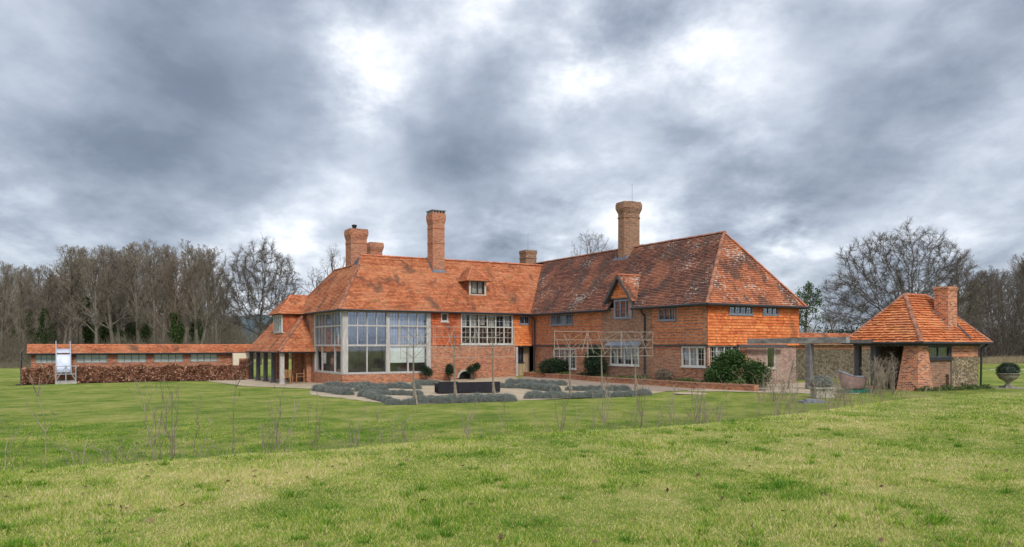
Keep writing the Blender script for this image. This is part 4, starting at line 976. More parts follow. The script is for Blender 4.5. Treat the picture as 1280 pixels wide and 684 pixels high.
# ================================================================ pavilion
pav = empty('garden_pavilion', (OX, OY, 0), ALPHA, 'open garden pavilion with hipped orange tile roof, battered brick pier and chimney', 'pavilion')
pu0, pu1, pv0, pv1 = 19.35, 25.5, -27.75, -23.45; pz = 2.74; prz = 5.22
X, Y = W2(20, -27.3); pg = hz(X, Y)
pm = (pv0+pv1)/2; r0, r1 = pu0+2.05, pu1-2.2
PP = [[(pu0, pv0, pz), (pu1, pv0, pz), (r1, pm, prz), (r0, pm, prz)], [(pu0, pv1, pz), (pu0, pv0, pz), (r0, pm, prz)], [(pu1, pv0, pz), (pu1, pv1, pz), (r1, pm, prz)], [(pu1, pv1, pz), (pu0, pv1, pz), (r0, pm, prz), (r1, pm, prz)]]
for i, p in enumerate(PP): tiles([p], M['tile_pav'], 'roof', pav, .165, .19, .044, 50+i, tilt=.035, jitter=.025)
mb = MB(); [underlay(mb, p, .08) for p in PP]; mb.build('roof_underside', M['oak_dark'], pav)
mb = MB()
for c, r_ in (((pu0, pv0), r0), ((pu0, pv1), r0), ((pu1, pv0), r1), ((pu1, pv1), r1)): capline(mb, (c[0], c[1], pz), (r_, pm, prz), .12, .15, .04, 3)
mb.build('hip_tiles', M['ridge'], pav)
mb = MB(); capline(mb, (r0, pm, prz), (r1, pm, prz), .13, .32, .03, 4); mb.build('ridge_tiles', M['ridge_new'], pav)
mb = MB(); q = [(pu0-.05, pv1+.05, pz-.02), (pu0-.05, pv0-.05, pz-.02), (pu1+.05, pv0-.05, pz-.02), (pu1+.05, pv1, pz-.02)]
for a, b in zip(q, q[1:]): mb.bar(a, b, .06, 8)
mb.build('gutter', M['fascia'], pav)
mb = MB(); mb.box(pu0+.35, pu1-.35, pv0+.35, pv0+.55, pz-.16, pz-.02); mb.box(pu0+.35, pu0+.55, pv0+.551, pv1-.35, pz-.161, pz-.021); mb.box(pu0+.56, pu1-.35, pv1-.55, pv1-.35, pz-.159, pz-.022); mb.build('wall_plate', M['oak_dark'], pav)
# battered corner pier
a0, b0 = pu0+.38, pv0+.38; mb = MB(); zt = pz-.162; zb = pg-.3
mb.hexa([(a0-.42, b0-.22, zb), (a0+.92, b0-.22, zb), (a0+.92, b0+.95, zb), (a0-.42, b0+.95, zb), (a0, b0, zt), (a0+.80, b0, zt), (a0+.80, b0+.75, zt), (a0, b0+.75, zt)]); mb.build('battered_pier', M['brick_bold'], pav)
PF = Fr((0, pv0+.42), (1, 0), (0, -1))
w0, w1, s1 = a0+.93, onV(pv0+.42, 1188), pu1-.45
mb = MB(); wall(mb, PF, a0+.80, w1, pg-.3, 1.93, [(w1-.42, w1-.12, pg+.05, pg+.75)], -.3, 0); mb.build('brick_wall', M['brick_brown'], pav)
window(PF, a0+.86, w1, 2.0, 2.56, 2, pav, mat_=M['oak_dark'], rec=.08, fw=.06, mw=.05, grid=(.25, .3), sill=False)
mb = MB(); PF.box(mb, a0+.84, w1+.05, -.25, .12, 1.86, 1.99); mb.build('window_sill', M['fascia'], pav)
mb = MB(); PF.box(mb, w1+.001, w1+.13, -.2, .02, pg-.2, pz-.17); mb.build('timber_post', M['oak_dark'], pav)
mb = MB(); PF.box(mb, w1+.131, s1, -.3, -.01, pg-.3, 2.02); mb.build('stone_wall', M['rubble'], pav)
mb = MB(); PF.box(mb, w1+.131, s1, -.3, .0, 2.021, pz-.17); mb.build('upper_wall', M['brick_bold'], pav)
mb = MB(); mb.box(s1-.3, s1-.001, pv0+.73, pv1-.45, pg-.3, pz-.17); mb.build('stone_wall', M['rubble'], pav)
mb = MB(); mb.path([(pu1-.1, pv0+.1, pz-.05), (pu1-.35, pv0+.3, pz-.3), (pu1-.38, pv0+.33, pg)], .05, 8); mb.build('downpipe', M['fascia'], pav)
for px_, w_ in ((1072.5, .13), (1093.5, .15)):
    v = onU(pu0+.5, px_); m_ = MB(); m_.box(pu0+.5-w_, pu0+.5+w_, v-w_, v+w_, pg+.16, pz-.165); po = m_.build('timber_post', M['oak_dark'], pav)
    m_ = MB(); m_.box(pu0+.5-w_*1.3, pu0+.5+w_*1.3, v-w_*1.3, v+w_*1.3, pg-.2, pg+.158); m_.build('brick_foot', M['brick'], po)
m_ = MB(); m_.box(pu1-.9, pu1-.6, pv1-.65, pv1-.45, pg-.1, pz-.17); m_.build('timber_post', M['oak_dark'], pav)
mb = MB(); mb.box(pu0+1.6, pu1-.76, pv1-.75, pv1-.5, pg-.3, pz-.17); mb.build('back_wall', M['rubble'], pav)
# chimney on the front slope
cu = onV(pv0+.9, 1184.5)
ch = chimney(pav, cu, pv0+1.0, 2.8, 5.62, .82, .72, M['brick_bold'], 9, .05, 0, .22)
psl = (prz-pz)/(pm-pv0)
for s in (-1, 1):
    mb = MB(); x = cu+s*.47
    for k in range(6):
        va = pv0+.55+k*.16; za = pz+psl*(va-pv0); mb.box(x-.07, x+.07, va, va+.17, za-.05, za+.16)
    mb.build('flashing', M['lead'], ch)
mb = MB(); mb.hexa([(cu+.55, pv0+.08, pz+.1), (cu+.75, pv0+.08, pz+.1), (cu+.62, pv0+.8, pz+.95), (cu+.45, pv0+.8, pz+.95), (cu+.55, pv0+.08, pz+.22), (cu+.75, pv0+.08, pz+.22), (cu+.62, pv0+.8, pz+1.07), (cu+.45, pv0+.8, pz+1.07)]); mb.build('lead_valley', M['fascia'], pav)

# garden wall behind
gw = empty('garden_wall', (OX, OY, 0), ALPHA, 'old rubble stone garden wall with orange tile coping between house and pavilion', 'wall')
GF = Fr((0, -15.0), (1, 0), (0, -1)); mb = MB(); wall(mb, GF, BU2+.01, 36.5, -.3, 2.35, [(24.2, 24.9, 1.1, 1.95)], -.45, 0); mb.build('stone_wall', M['rubble_dark'], gw)
mb = MB(); GF.box(mb, BU2+.01, 36.5, -.45, .02, 2.351, 2.75); mb.build('brick_course', M['brick_old'], gw)
tiles([[(BU2, -15.3, 2.72), (36.6, -15.3, 2.72), (36.6, -14.4, 3.45), (BU2, -14.4, 3.45)]], M['tile_new'], 'tile_coping', gw, .1, .17, .02, 60)
mb = MB(); [GF.box(mb, 24.2+.14*i, 24.22+.14*i, -.2, -.18, 1.1, 1.95) for i in range(1, 5)]; mb.build('window_bars', M['green_paint'], gw)
mb = MB(); mb.prism([(BU2, -15.29, 2.70), (36.6, -15.29, 2.70), (36.6, -14.4, 3.43), (BU2, -14.4, 3.43)], (0, 0, -.06)); mb.box(BU2, 36.6, -14.55, -14.5, -.3, 3.36); mb.build('coping_bed', M['brick_old'], gw)

# pergola: rough timber beam on posts
pe = empty('pergola', (OX, OY, 0), ALPHA, 'rough grey timber pergola beam on a tall square post in front of house end', 'pergola')
bu = 16.9; bv0, bv1 = onU(bu, 936), onU(bu, 1060); zb = 2.72
mb = MB(); mb.hexa([(bu-.13, bv1, zb), (bu+.13, bv1, zb), (bu+.13, bv0, zb-.03), (bu-.13, bv0, zb-.03), (bu-.13, bv1, zb+.31), (bu+.13, bv1, zb+.31), (bu+.13, bv0, zb+.25), (bu-.13, bv0, zb+.25)])
mb.build('beam', M['oak_beam'], pe)
vp = onU(bu, 1012); X, Y = W2(bu, vp); mb = MB(); mb.box(bu-.15, bu+.15, vp-.15, vp+.15, hz(X, Y)-.1, zb-.022); mb.build('post', M['oak_mid'], pe)
vp = bv0+.1*0-.25; X, Y = W2(bu, vp); mb = MB(); mb.box(bu-.09, BU2-1.5, -18.62, -18.42, 2.5, 2.66); mb.build('cross_beam', M['oak_dark'], pe)
mb = MB(); mb.box(bu+.14, pu0+.5, bv1+.3, bv1+.45, zb, zb+.16); mb.build('tie_beam', M['oak_dark'], pe)

# low brick retaining wall along the bed
lw = empty('low_brick_wall', (OX, OY, 0), ALPHA, 'low red brick retaining wall along the flower bed before the old wing', 'wall'); mb = MB(); cp = MB()
for i in range(22):
    v = -.6-i*1.0; X, Y = W2(13.7, v-.5); z = hz(X, Y); mb.box(13.62, 13.92, v-1, v, z-.3, z+.26); cp.box(13.59, 13.95, v-.999, v-.001, z+.262, z+.33)
mb.build('wall_face', M['brick'], lw); cp.build('coping', M['brick_old'], lw)
# low stone terrace kerb far right
lk = empty('low_terrace_wall', (0, 0, 0), 0, 'low grey stone terrace wall on the lawn at far right', 'wall'); mb = MB(); mb.box(44, 78, 72, 72.5, -.3, .32); mb.build('wall_face', M['stone_dark'], lk); mb = MB(); mb.box(43.9, 78, 71.9, 72.6, .322, .4); mb.build('coping', M['stone'], lk)

# ================================================================ lavender
def lav_proto(seed):
    rng = np.random.default_rng(seed)
    bl = [(-.25, 0, .12, .42, .40, .34), (.25, .03, .12, .42, .40, .36), (0, 0, .16, .45, .42, .38)]
    sm = ellsampler(rng, bl, .12); n = 3200
    c = sm(n); c[:, 2] = np.abs(c[:, 2]); ctr = np.array([[0, 0, .0]]); d = c-ctr; d /= np.linalg.norm(d, axis=1, keepdims=True); d = d+rng.normal(0, .35, (n, 3)); d /= np.linalg.norm(d, axis=1, keepdims=True)
    s = np.cross(d, rng.normal(size=(n, 3))); s /= np.linalg.norm(s, axis=1, keepdims=True); L = .10+.06*rng.random((n, 1))
    V = np.stack([c-d*L*.6-s*.010, c-d*L*.6+s*.010, c+d*L*.5+s*.004, c+d*L*.5-s*.004], 1).reshape(-1, 3); F = np.arange(n*4).reshape(n, 4); rn = rng.random(n)
    r = empty('lavender_bush', (0, 0, 0), 0, 'clipped grey-green lavender mound edging the gravel garden', 'lavender bush', 'lavender mounds of the gravel garden')
    mesh_obj('foliage', V, F, M['lav'], r, rnd=rn, uv=None)
    # woody core
    k, kk = 14, 8; cv = []; cf = []
    for j in range(kk+1):
        ph = math.pi/2*j/kk
        for i in range(k): t = 2*math.pi*i/k; q_ = 1+.05*rng.normal(); cv.append((.60*math.cos(ph)*math.cos(t)*q_, .37*math.cos(ph)*math.sin(t)*q_, .46*math.sin(ph)*q_))
    for j in range(kk):
        for i in range(k): cf.append((j*k+i, j*k+(i+1) % k, (j+1)*k+(i+1) % k, (j+1)*k+i))
    mesh_obj('woody_core', np.array(cv), cf, M['lav_core'], r, True, uv=None)
    return r
M['lav_core'] = plain('lavender_core', (.17, .19, .165), .95, .4, 18, bmp=.05)
LVP = [lav_proto(i) for i in range(3)]; used = [False]*3
def put_lav(X, Y, rz, s, i):
    z = hz(X, Y)-.02; i = i % 3
    if not used[i]: used[i] = True; o = LVP[i]; o.location = (X, Y, z); o.rotation_euler = (0, 0, rz); o.scale = (s, s*.85, s*.95)
    else: dup(LVP[i], (X, Y, z), rz, (s, s*.85, s*.95))
rl = random.Random(3); cnt = 0
def lav_row(p, q, s=.8, seed=0):
    global cnt
    a = G(*p); b = G(*q); d = Vector((b[0]-a[0], b[1]-a[1])); L = d.length; s *= .88; n = max(1, round(L/(.92*s))); rz = math.atan2(d.y, d.x)
    for i in range(n+1):
        t = i/n; put_lav(a[0]+d.x*t+rl.uniform(-.08, .08), a[1]+d.y*t+rl.uniform(-.08, .08), rz+rl.uniform(-.2, .2), s*rl.uniform(.85, 1.12), cnt); cnt += 1
for p, q, s in (((397, 489), (432, 494), .9), ((452, 489.5), (476, 490), .85), ((410, 484.5), (520, 486.5), .85), ((455, 496), (484, 504), .75), ((492, 506), (512, 506), .7),
                ((465, 493.5), (520, 495), .7), ((528, 504.5), (632, 502), .85), ((540, 499.5), (625, 499), .6), ((524, 482), (546, 482), .8),
                ((628, 485), (690, 487), .85), ((640, 480), (700, 482), .8), ((670, 498.5), (803, 494.5), .85), ((714, 488.5), (778, 489), .75), ((693, 490), (660, 485.5), .8)):
    lav_row(p, q, s)

# black covered sofa
p1, p2 = G(549, 493), G(626, 491.5); L = math.hypot(p2[0]-p1[0], p2[1]-p1[1]); ang = math.atan2(p2[1]-p1[1], p2[0]-p1[0])
sf = empty('outdoor_sofa', (*p1[:2], p1[2]), ang, 'long black outdoor sofa on the gravel between lavender mounds', 'sofa')
mb = MB(); mb.box(0, L*.30, 0, .16, .06, .66); mb.box(L*.305, L*.99, 0, .15, .06, .62); mb.build('backrest', M['black'], sf)
mb = MB(); mb.box(0, L, .18, .85, .08, .38); mb.build('seat', M['black'], sf)
for x in (0, L-.18): mb = MB(); mb.box(x, x+.18, .165, .9, .06, .55); mb.build('armrest', M['black'], sf)
for x in (.05, L/2, L-.15):
    for y in (.05, .75): mb = MB(); mb.box(x, x+.06, y, y+.06, 0, .08); mb.build('leg', M['lead'], sf)

# pleached trees on cane frames
def pleach(px0, base, x0, x1, ztop, label, seed, zlo=2.05, stake=True):
    rng = random.Random(seed); u = onV(-17.9, px0); X, Y = W2(u, -17.9); z = hz(X, Y)
    r = empty('pleached_tree', (X, Y, z), ALPHA, label, 'young tree', 'pleached trees on cane frames')
    mb = MB(); mb.path([(0, 0, 0), (.02, 0, .9), (-.01, 0, 1.8), (0, 0, 2.7), (.01, 0, ztop-z-.1)], [.05, .042, .036, .028, .018], 7); mb.build('trunk', M['bark_pale'], r)
    a = onV(-17.9, x0)-u; b = onV(-17.9, x1)-u; mb = MB(); zl, zt = zlo-z, ztop-z
    for i in range(4): zz = zl+(zt-zl)*i/3; mb.bar((a, -.05, zz), (b, -.05, zz+rng.uniform(-.02, .02)), .011, 5)
    for x in (a, b): mb.bar((x, -.07, zl-.08), (x, -.07, zt+.06), .011, 5)
    for q in range(3):
        xa = a+(b-a)*(q+.5)/3; xb = min(max(xa+rng.choice((-1, 1))*rng.uniform(.35, .7), a), b); mb.bar((xa, -.075, zl+rng.uniform(-.05, .3)), (xb, -.065, zt-rng.uniform(-.03, .3)), .011, 5)
    mb.build('cane_frame', M['cane'], r); mb = MB()
    for i in range(3):
        zz = zl+(zt-zl)*(i*.33-.02)
        for s, e in ((-1, a), (1, b)): mb.bar((0, -.02, zz), (e*.9, -.03, min(zt, zz+abs(e)*rng.uniform(.5, .9))), .017, 5, .008)
    for k in range(10): x = rng.uniform(a, b); zz = rng.uniform(zl, zt); mb.bar((x, 0, zz), (x+rng.uniform(-.25, .25), rng.uniform(-.1, .1), zz+rng.uniform(.1, .35)), .007, 4, .003)
    mb.build('branches', M['bark_pale'], r)
    if stake: mb = MB(); mb.bar((.10, -.16, 0), (.06, .1, 1.0), .036, 7); mb.bar((-.06, 0, .78), (.13, .05, .8), .015, 5); mb.build('stake', M['stalk'], r)
for i, a in enumerate([(517, 505, 500, 541, 3.45), (568, 503, 543, 593, 3.45), (616, 502, 594, 642, 3.45), (712, 499, 692, 733, 3.3), (752, 497, 734, 775, 3.3), (794, 496, 776, 815, 3.3)]):
    pleach(*a, ['bare pleached tree on cane frame in front of the glazed corner', 'bare pleached tree on canes just left of the arched opening', 'bare pleached tree on canes in front of the big mullioned window',
                'leftmost bare pleached tree before the old wing, near the dark rounded shrub', 'bare pleached tree with stake, middle one of the three before the old wing', 'rightmost bare pleached tree on canes near the black downpipe'][i], i)

# shrubs
def at_uv(u, v): X, Y = W2(u, v); return X, Y, hz(X, Y)
X, Y, z = at_uv(15.6, -19.75)
shrub('evergreen_shrub', X, Y, z, [(0, 0, .8, 1.2, .9, .8), (.7, -.2, 1.1, .7, .7, .8), (-.9, .1, .7, .7, .7, .7), (.3, 0, 1.5, .6, .6, .5), (1.2, 0, .6, .6, .6, .6)], 15000, .06, M['shrub_g'], 'big bright green shrub at the house corner beside ground floor window', seed=1, stem_h=.8)
X, Y, z = at_uv(14.2, -4.0)
shrub('evergreen_shrub', X, Y, z+.15, [(0, 0, .65, .75, .6, .65), (.35, .5, .6, .6, .7, .55), (0, -.6, .6, .5, .6, .5)], 7000, .05, M['shrub_d'], 'dark rounded evergreen shrub under the first old-wing window', seed=2)
X, Y, z = at_uv(14.15, -8.6)
shrub('evergreen_shrub', X, Y, z+.15, [(0, 0, .7, .7, .6, .75), (.1, .4, 1.1, .55, .6, .7), (0, -.5, .8, .5, .5, .6), (0, 0, 1.6, .45, .5, .5)], 9000, .05, M['shrub_d'], 'tall dark evergreen shrub left of the hooded window', seed=3, stem_h=.9)
for px_, lab, sd_ in ((533, 'small wall shrub right of the glazed corner', 4), (562, 'small round wall shrub left of the arched opening', 5), (592, 'small round wall shrub right of the arched opening', 6)):
    u = onV(-.6, px_); X, Y, z = at_uv(u, -.6)
    shrub('wall_shrub', X, Y, z, [(0, 0, .85, .42, .3, .32), (.25, 0, .7, .3, .3, .3), (-.25, 0, 1.0, .25, .25, .25)], 1800, .045, M['shrub_d'], lab, group='small shrubs against the brick wall', seed=sd_, stem_h=.7, surf=.7)
for u, v, lab, mt, s in ((14.2, -15.1, 'brown leafless rounded shrub left of the corner window', 'beech', 7), ):
    X, Y, z = at_uv(u, v); shrub('leafless_shrub', X, Y, z+.12, [(0, 0, .45, .45, .45, .45), (.1, .4, .35, .4, .4, .35)], 2600, .035, M['scrub'], lab, seed=s)
# bed planting
rng = np.random.default_rng(8); parts = []
def strip(n):
    v = -.8-rng.random(n)*20.5; u = 14.25+.3*rng.normal(size=n)*.5; X = OX+CA*u-SA*v; Y = OY+SA*u+CA*v; clump = .5+.5*np.sin(v*2.3)*np.sin(v*.9+1)
    return np.stack([X, Y, hgt(X, Y)+.18+rng.random(n)*.32*np.clip(clump+.15, .05, 1)], 1)
V, F, rn = leaves(rng, 9000, strip, .05); o = mesh_obj('bed_plants', V, F, M['bed'], rnd=rn, uv=None); tag(o, 'low green ground cover growing in the bed before the old wing', 'ground cover', kind='stuff')

def foot_strip(n):
    u = 19.2+6.2*rng.random(n); v = -27.45-.25*np.abs(rng.normal(size=n)); X = OX+CA*u-SA*v; Y = OY+SA*u+CA*v; cl = .5+.5*np.sin(u*5.3)*np.sin(u*2.1)
    return np.stack([X, Y, hgt(X, Y)+rng.random(n)*.30*cl], 1)
V, F, rn = leaves(rng, 2600, foot_strip, .045); o = mesh_obj('weeds', V, F, M['bed'], rnd=rn, uv=None); tag(o, 'green weeds growing along the foot of the pavilion wall', 'weeds', kind='stuff')
# planter, urn, tub, slab
def bush_ball(parent, r, z, n, mt, seed, name='clipped_ball'):
    rng = np.random.default_rng(seed); V, F, rn = leaves(rng, n, ellsampler(rng, [(0, 0, z, r, r, r*.8)], .15), .035); mesh_obj(name, V, F, mt, parent, rnd=rn, uv=None)
    mb = MB(); mb.lathe([(r*.05, z-r*.5), (r*.8, z-r*.35), (r*.92, z), (r*.75, z+r*.35), (r*.3, z+r*.52), (.01, z+r*.55)], 18); mb.build('woody_core', M['lav_core'], parent, True)
X, Y, z = G(1260, 485.5)
ur = empty('stone_urn', (X, Y, z), 0, 'round stone urn on a pedestal with clipped dark ball, far right lawn', 'urn')
mb = MB(); mb.lathe([(.18, .12), (.20, .16), (.12, .22), (.10, .30), (.16, .36), (.40, .50), (.50, .66), (.52, .74), (.58, .76), (.58, .80), (.50, .80), (.46, .70)], 24); mb.build('bowl', M['urn_stone'], ur, True)
mb = MB(); mb.box(-.3, .3, -.3, .3, 0, .12); mb.box(-.95, .85, -.5, .6, -.06, .035); mb.build('plinth', M['urn_stone'], ur); bush_ball(ur, .50, .92, 3600, M['shrub_d'], 3)
X, Y, z = G(1027, 497)
pl = empty('stone_trough_planter', (X, Y, z), .1, 'pale stone trough planter with grey lavender mound near pergola post', 'planter')
mb = MB(); mb.box(-.42, .42, -.35, .35, .0, .12); mb.box(-.38, .38, -.3, .3, .121, .40); mb.box(-.48, .48, -.4, .4, .401, .48); mb.build('trough', M['stone'], pl); bush_ball(pl, .46, .62, 2200, M['lav'], 4, 'lavender')
X, Y, z = G(1015, 503)
mb = MB(); mb.box(-.5, .5, -.3, .3, -.02, .08); mb.box(-.3, .35, -.2, .2, .081, .14); o = mb.build('stone_slab', M['slab'], None); o.location = (X, Y, z); tag(o, 'flat blue-grey slab lying on grass before the trough planter', 'slab')
X, Y, z = G(1067, 491)
tb = empty('bathtub', (X, Y, z), .25, 'old slipper bathtub with dull brown sides behind the pavilion posts', 'bathtub')
k = 28; vs = []; prof = [(.55, .02), (.72, .08), (.86, .3), (.95, .55), (1., .62)]
def tubring(f, z, inner=0): return [((.80*f-inner)*math.cos(2*math.pi*i/k)-(.05 if math.cos(2*math.pi*i/k) < 0 else 0)*f, (.36*f-inner)*math.sin(2*math.pi*i/k), .14+z*(1.+.42*max(0, -math.cos(2*math.pi*i/k))**1.5*(z/.62))) for i in range(k)]
rings = [tubring(f, z_) for f, z_ in prof]; mb = MB(); vs = sum(rings, []); mb.add(vs, [(j*k+i, j*k+(i+1) % k, (j+1)*k+(i+1) % k, (j+1)*k+i) for j in range(4) for i in range(k)]+[tuple(range(k))[::-1]]); mb.build('tub_side', M['copper'], tb, True)
rings = [tubring(1.04, .62), tubring(1.05, .65), tubring(.95, .65), tubring(.85, .3), tubring(.6, .12)]; mb = MB(); vs = sum(rings, []); mb.add(vs, [(j*k+i, j*k+(i+1) % k, (j+1)*k+(i+1) % k, (j+1)*k+i) for j in range(4) for i in range(k)]+[tuple(range(4*k, 5*k))]); mb.build('rim_and_basin', M['lead'], tb, True)
mb = MB(); mb.box(-.7, .9, -.3, .3, -.05, .15); mb.build('base', M['green_paint'], tb)
# round bare ring in the lawn
X, Y, z = G(865, 492); mb = MB(); mb.lathe([(.85, 0), (.85, .02), (.75, .025)], 26); o = mb.build('bare_soil_patch', M['gravel'], None); o.location = (X, Y, z); o.scale = (1.1, 1, 1); tag(o, kind='structure')

# ================================================================ trees
def rot_about(d, ax, ang):
    ax = ax/np.linalg.norm(ax, axis=-1, keepdims=True); c = np.cos(ang)[:, None]; s = np.sin(ang)[:, None]
    return d*c+np.cross(ax, d)*s+ax*(ax*d).sum(-1, keepdims=True)*(1-c)
def tubes(P, Rr, k):
    """P (B,n,3), Rr (B,n) -> verts, quads"""
    B_, n, _ = P.shape; T = np.gradient(P, axis=1); T /= np.maximum(np.linalg.norm(T, axis=2, keepdims=True), 1e-9)
    ref = np.where(np.abs(T[..., 2:3]) > .9, np.array([[[1., 0, 0]]]), np.array([[[0, 0, 1.]]])); A = np.cross(T, ref); A /= np.maximum(np.linalg.norm(A, axis=2, keepdims=True), 1e-9); C = np.cross(T, A)
    th = np.arange(k)*2*np.pi/k; V = P[:, :, None, :]+Rr[:, :, None, None]*(A[:, :, None, :]*np.cos(th)[None, None, :, None]+C[:, :, None, :]*np.sin(th)[None, None, :, None])
    idx = np.arange(B_*n*k).reshape(B_, n, k); a = idx[:, :-1, :]; b = idx[:, 1:, :]
    F = np.stack([a, np.roll(a, -1, 2), np.roll(b, -1, 2), b], -1).reshape(-1, 4); return V.reshape(-1, 3), F
def grow(seed, H, trunk_r, first, levels, env, lean=.05, wig=.12, trop=.12, sides=(8, 6, 4, 3, 3, 3), rmin=.010):
    """levels: (children per branch, angle, length factor, t_min); env: (cx,cy,cz,rx,ry,rz) crown envelope"""
    rng = np.random.default_rng(seed); E = np.array(env, float); out = []
    start = np.zeros((1, 3)); d = np.array([[rng.normal()*lean, rng.normal()*lean, 1.]]); d /= np.linalg.norm(d); L = np.array([H]); r0 = np.array([trunk_r])
    for lv in range(len(levels)+1):
        n = 9 if lv == 0 else (7 if lv == 1 else (5 if lv == 2 else 4)); B_ = len(start); P = np.zeros((B_, n, 3)); P[:, 0] = start; dd = d.copy(); D = np.zeros((B_, n, 3)); D[:, 0] = dd
        for i in range(1, n):
            w_ = wig*(.35 if lv == 0 else 1.); dd = dd+rng.normal(0, w_, dd.shape); dd[:, 2] += trop*(.6 if lv > 0 else 0); dd /= np.linalg.norm(dd, axis=1, keepdims=True)
            P[:, i] = P[:, i-1]+dd*(L/(n-1))[:, None]; D[:, i] = dd
        t = np.linspace(0, 1, n)[None, :]; end = .35 if lv == 0 else .3; Rr = r0[:, None]*(1-(1-end)*t); Rr = np.maximum(Rr, rmin*.6)
        if lv == 0: Rr[:, 0] *= 1.5; Rr[:, 1] *= 1.08
        out.append((P, Rr, lv))
        if lv == len(levels): break
        m, ang, lf, tmin = levels[lv]; pi = np.repeat(np.arange(B_), m); K = len(pi)
        tt = tmin+(1-tmin)*((np.tile(np.arange(m), B_)+rng.random(K))/m); tt = np.clip(tt, 0, .999)
        x = tt*(n-1); i0 = x.astype(int); fr_ = (x-i0)[:, None]; s = P[pi, i0]*(1-fr_)+P[pi, np.minimum(i0+1, n-1)]*fr_; pd = D[pi, np.minimum(i0+1, n-1)]
        pr = Rr[pi, i0]
        az_ = np.tile(np.arange(m), B_)*2.4+np.repeat(rng.random(B_)*6.28, m)+rng.normal(0, .5, K)
        ref = np.where(np.abs(pd[:, 2:3]) > .9, np.array([[1., 0, 0]]), np.array([[0, 0, 1.]])); ax = np.cross(pd, ref); ax /= np.linalg.norm(ax, axis=1, keepdims=True); ax = rot_about(ax, pd, az_)
        a_ = np.radians(ang)*(1-.45*tt*(lv == 0))*rng.uniform(.7, 1.25, K); nd = rot_about(pd, ax, a_)
        nL = L[pi]*lf*(1-.35*tt*(lv > 0))*rng.uniform(.75, 1.15, K)
        if first and lv == 0: nL = np.full(K, first)*rng.uniform(.8, 1.1, K)
        # shorten so the tip stays inside the crown envelope
        for _ in range(5):
            tip = s+nd*nL[:, None]; q_ = (((tip-E[:3])/E[3:])**2).sum(1); nL = np.where(q_ > 1, nL*.84, nL)
        keep = nL > .12; s, nd, nL, pr = s[keep], nd[keep], nL[keep], pr[keep]
        start, d, L = s, nd, nL; r0 = np.maximum(pr*rng.uniform(.42, .64, len(pr)), rmin)
    def pack(sel):
        Vs, Fs, off = [], [], 0
        for P, Rr, lv in out:
            if lv in sel: v, f = tubes(P, Rr, sides[lv]); Vs.append(v); Fs.append(f+off); off += len(v)
        return np.concatenate(Vs), np.concatenate(Fs)
    L_ = range(len(levels)+1)
    return pack([0, 1]), pack([l for l in L_ if l > 1]), out
def tree(name, seed, mat_t, mat_c, label, cat='tree', group=None, ivy=0, ivy_h=8, **kw):
    (tv, tf), (cv, cf), out = grow(seed, **kw); r = empty(name, (0, 0, 0), 0, label, cat, group)
    mesh_obj('trunk', tv, tf, mat_t, r, True, uv=None); mesh_obj('crown', cv, cf, mat_c, r, False, uv=None)
    if ivy:
        rng = np.random.default_rng(seed+50); P = out[0][0][0]
        def f(n):
            t = rng.random(n)**.8*min(ivy_h, P[-1, 2]); x = np.interp(t, P[:, 2], P[:, 0]); y = np.interp(t, P[:, 2], P[:, 1]); a = rng.random(n)*6.28; rr = .25+.55*rng.random(n)*(1-.5*t/ivy_h)*(1+.4*np.sin(t*2.1+seed))
            return np.stack([x+np.cos(a)*rr, y+np.sin(a)*rr, t], 1)
        V, F, rn = leaves(rng, ivy, f, .13); mesh_obj('ivy', V, F, M['ivy'], r, rnd=rn, uv=None)
    return r
def place(o, px_, Y, sc=1., rz=0.): X = (px_-640)/980*Y; o.location = (X, Y, hz(X, Y)-.1); o.rotation_euler = (0, 0, rz); o.scale = (sc, sc, sc); return o

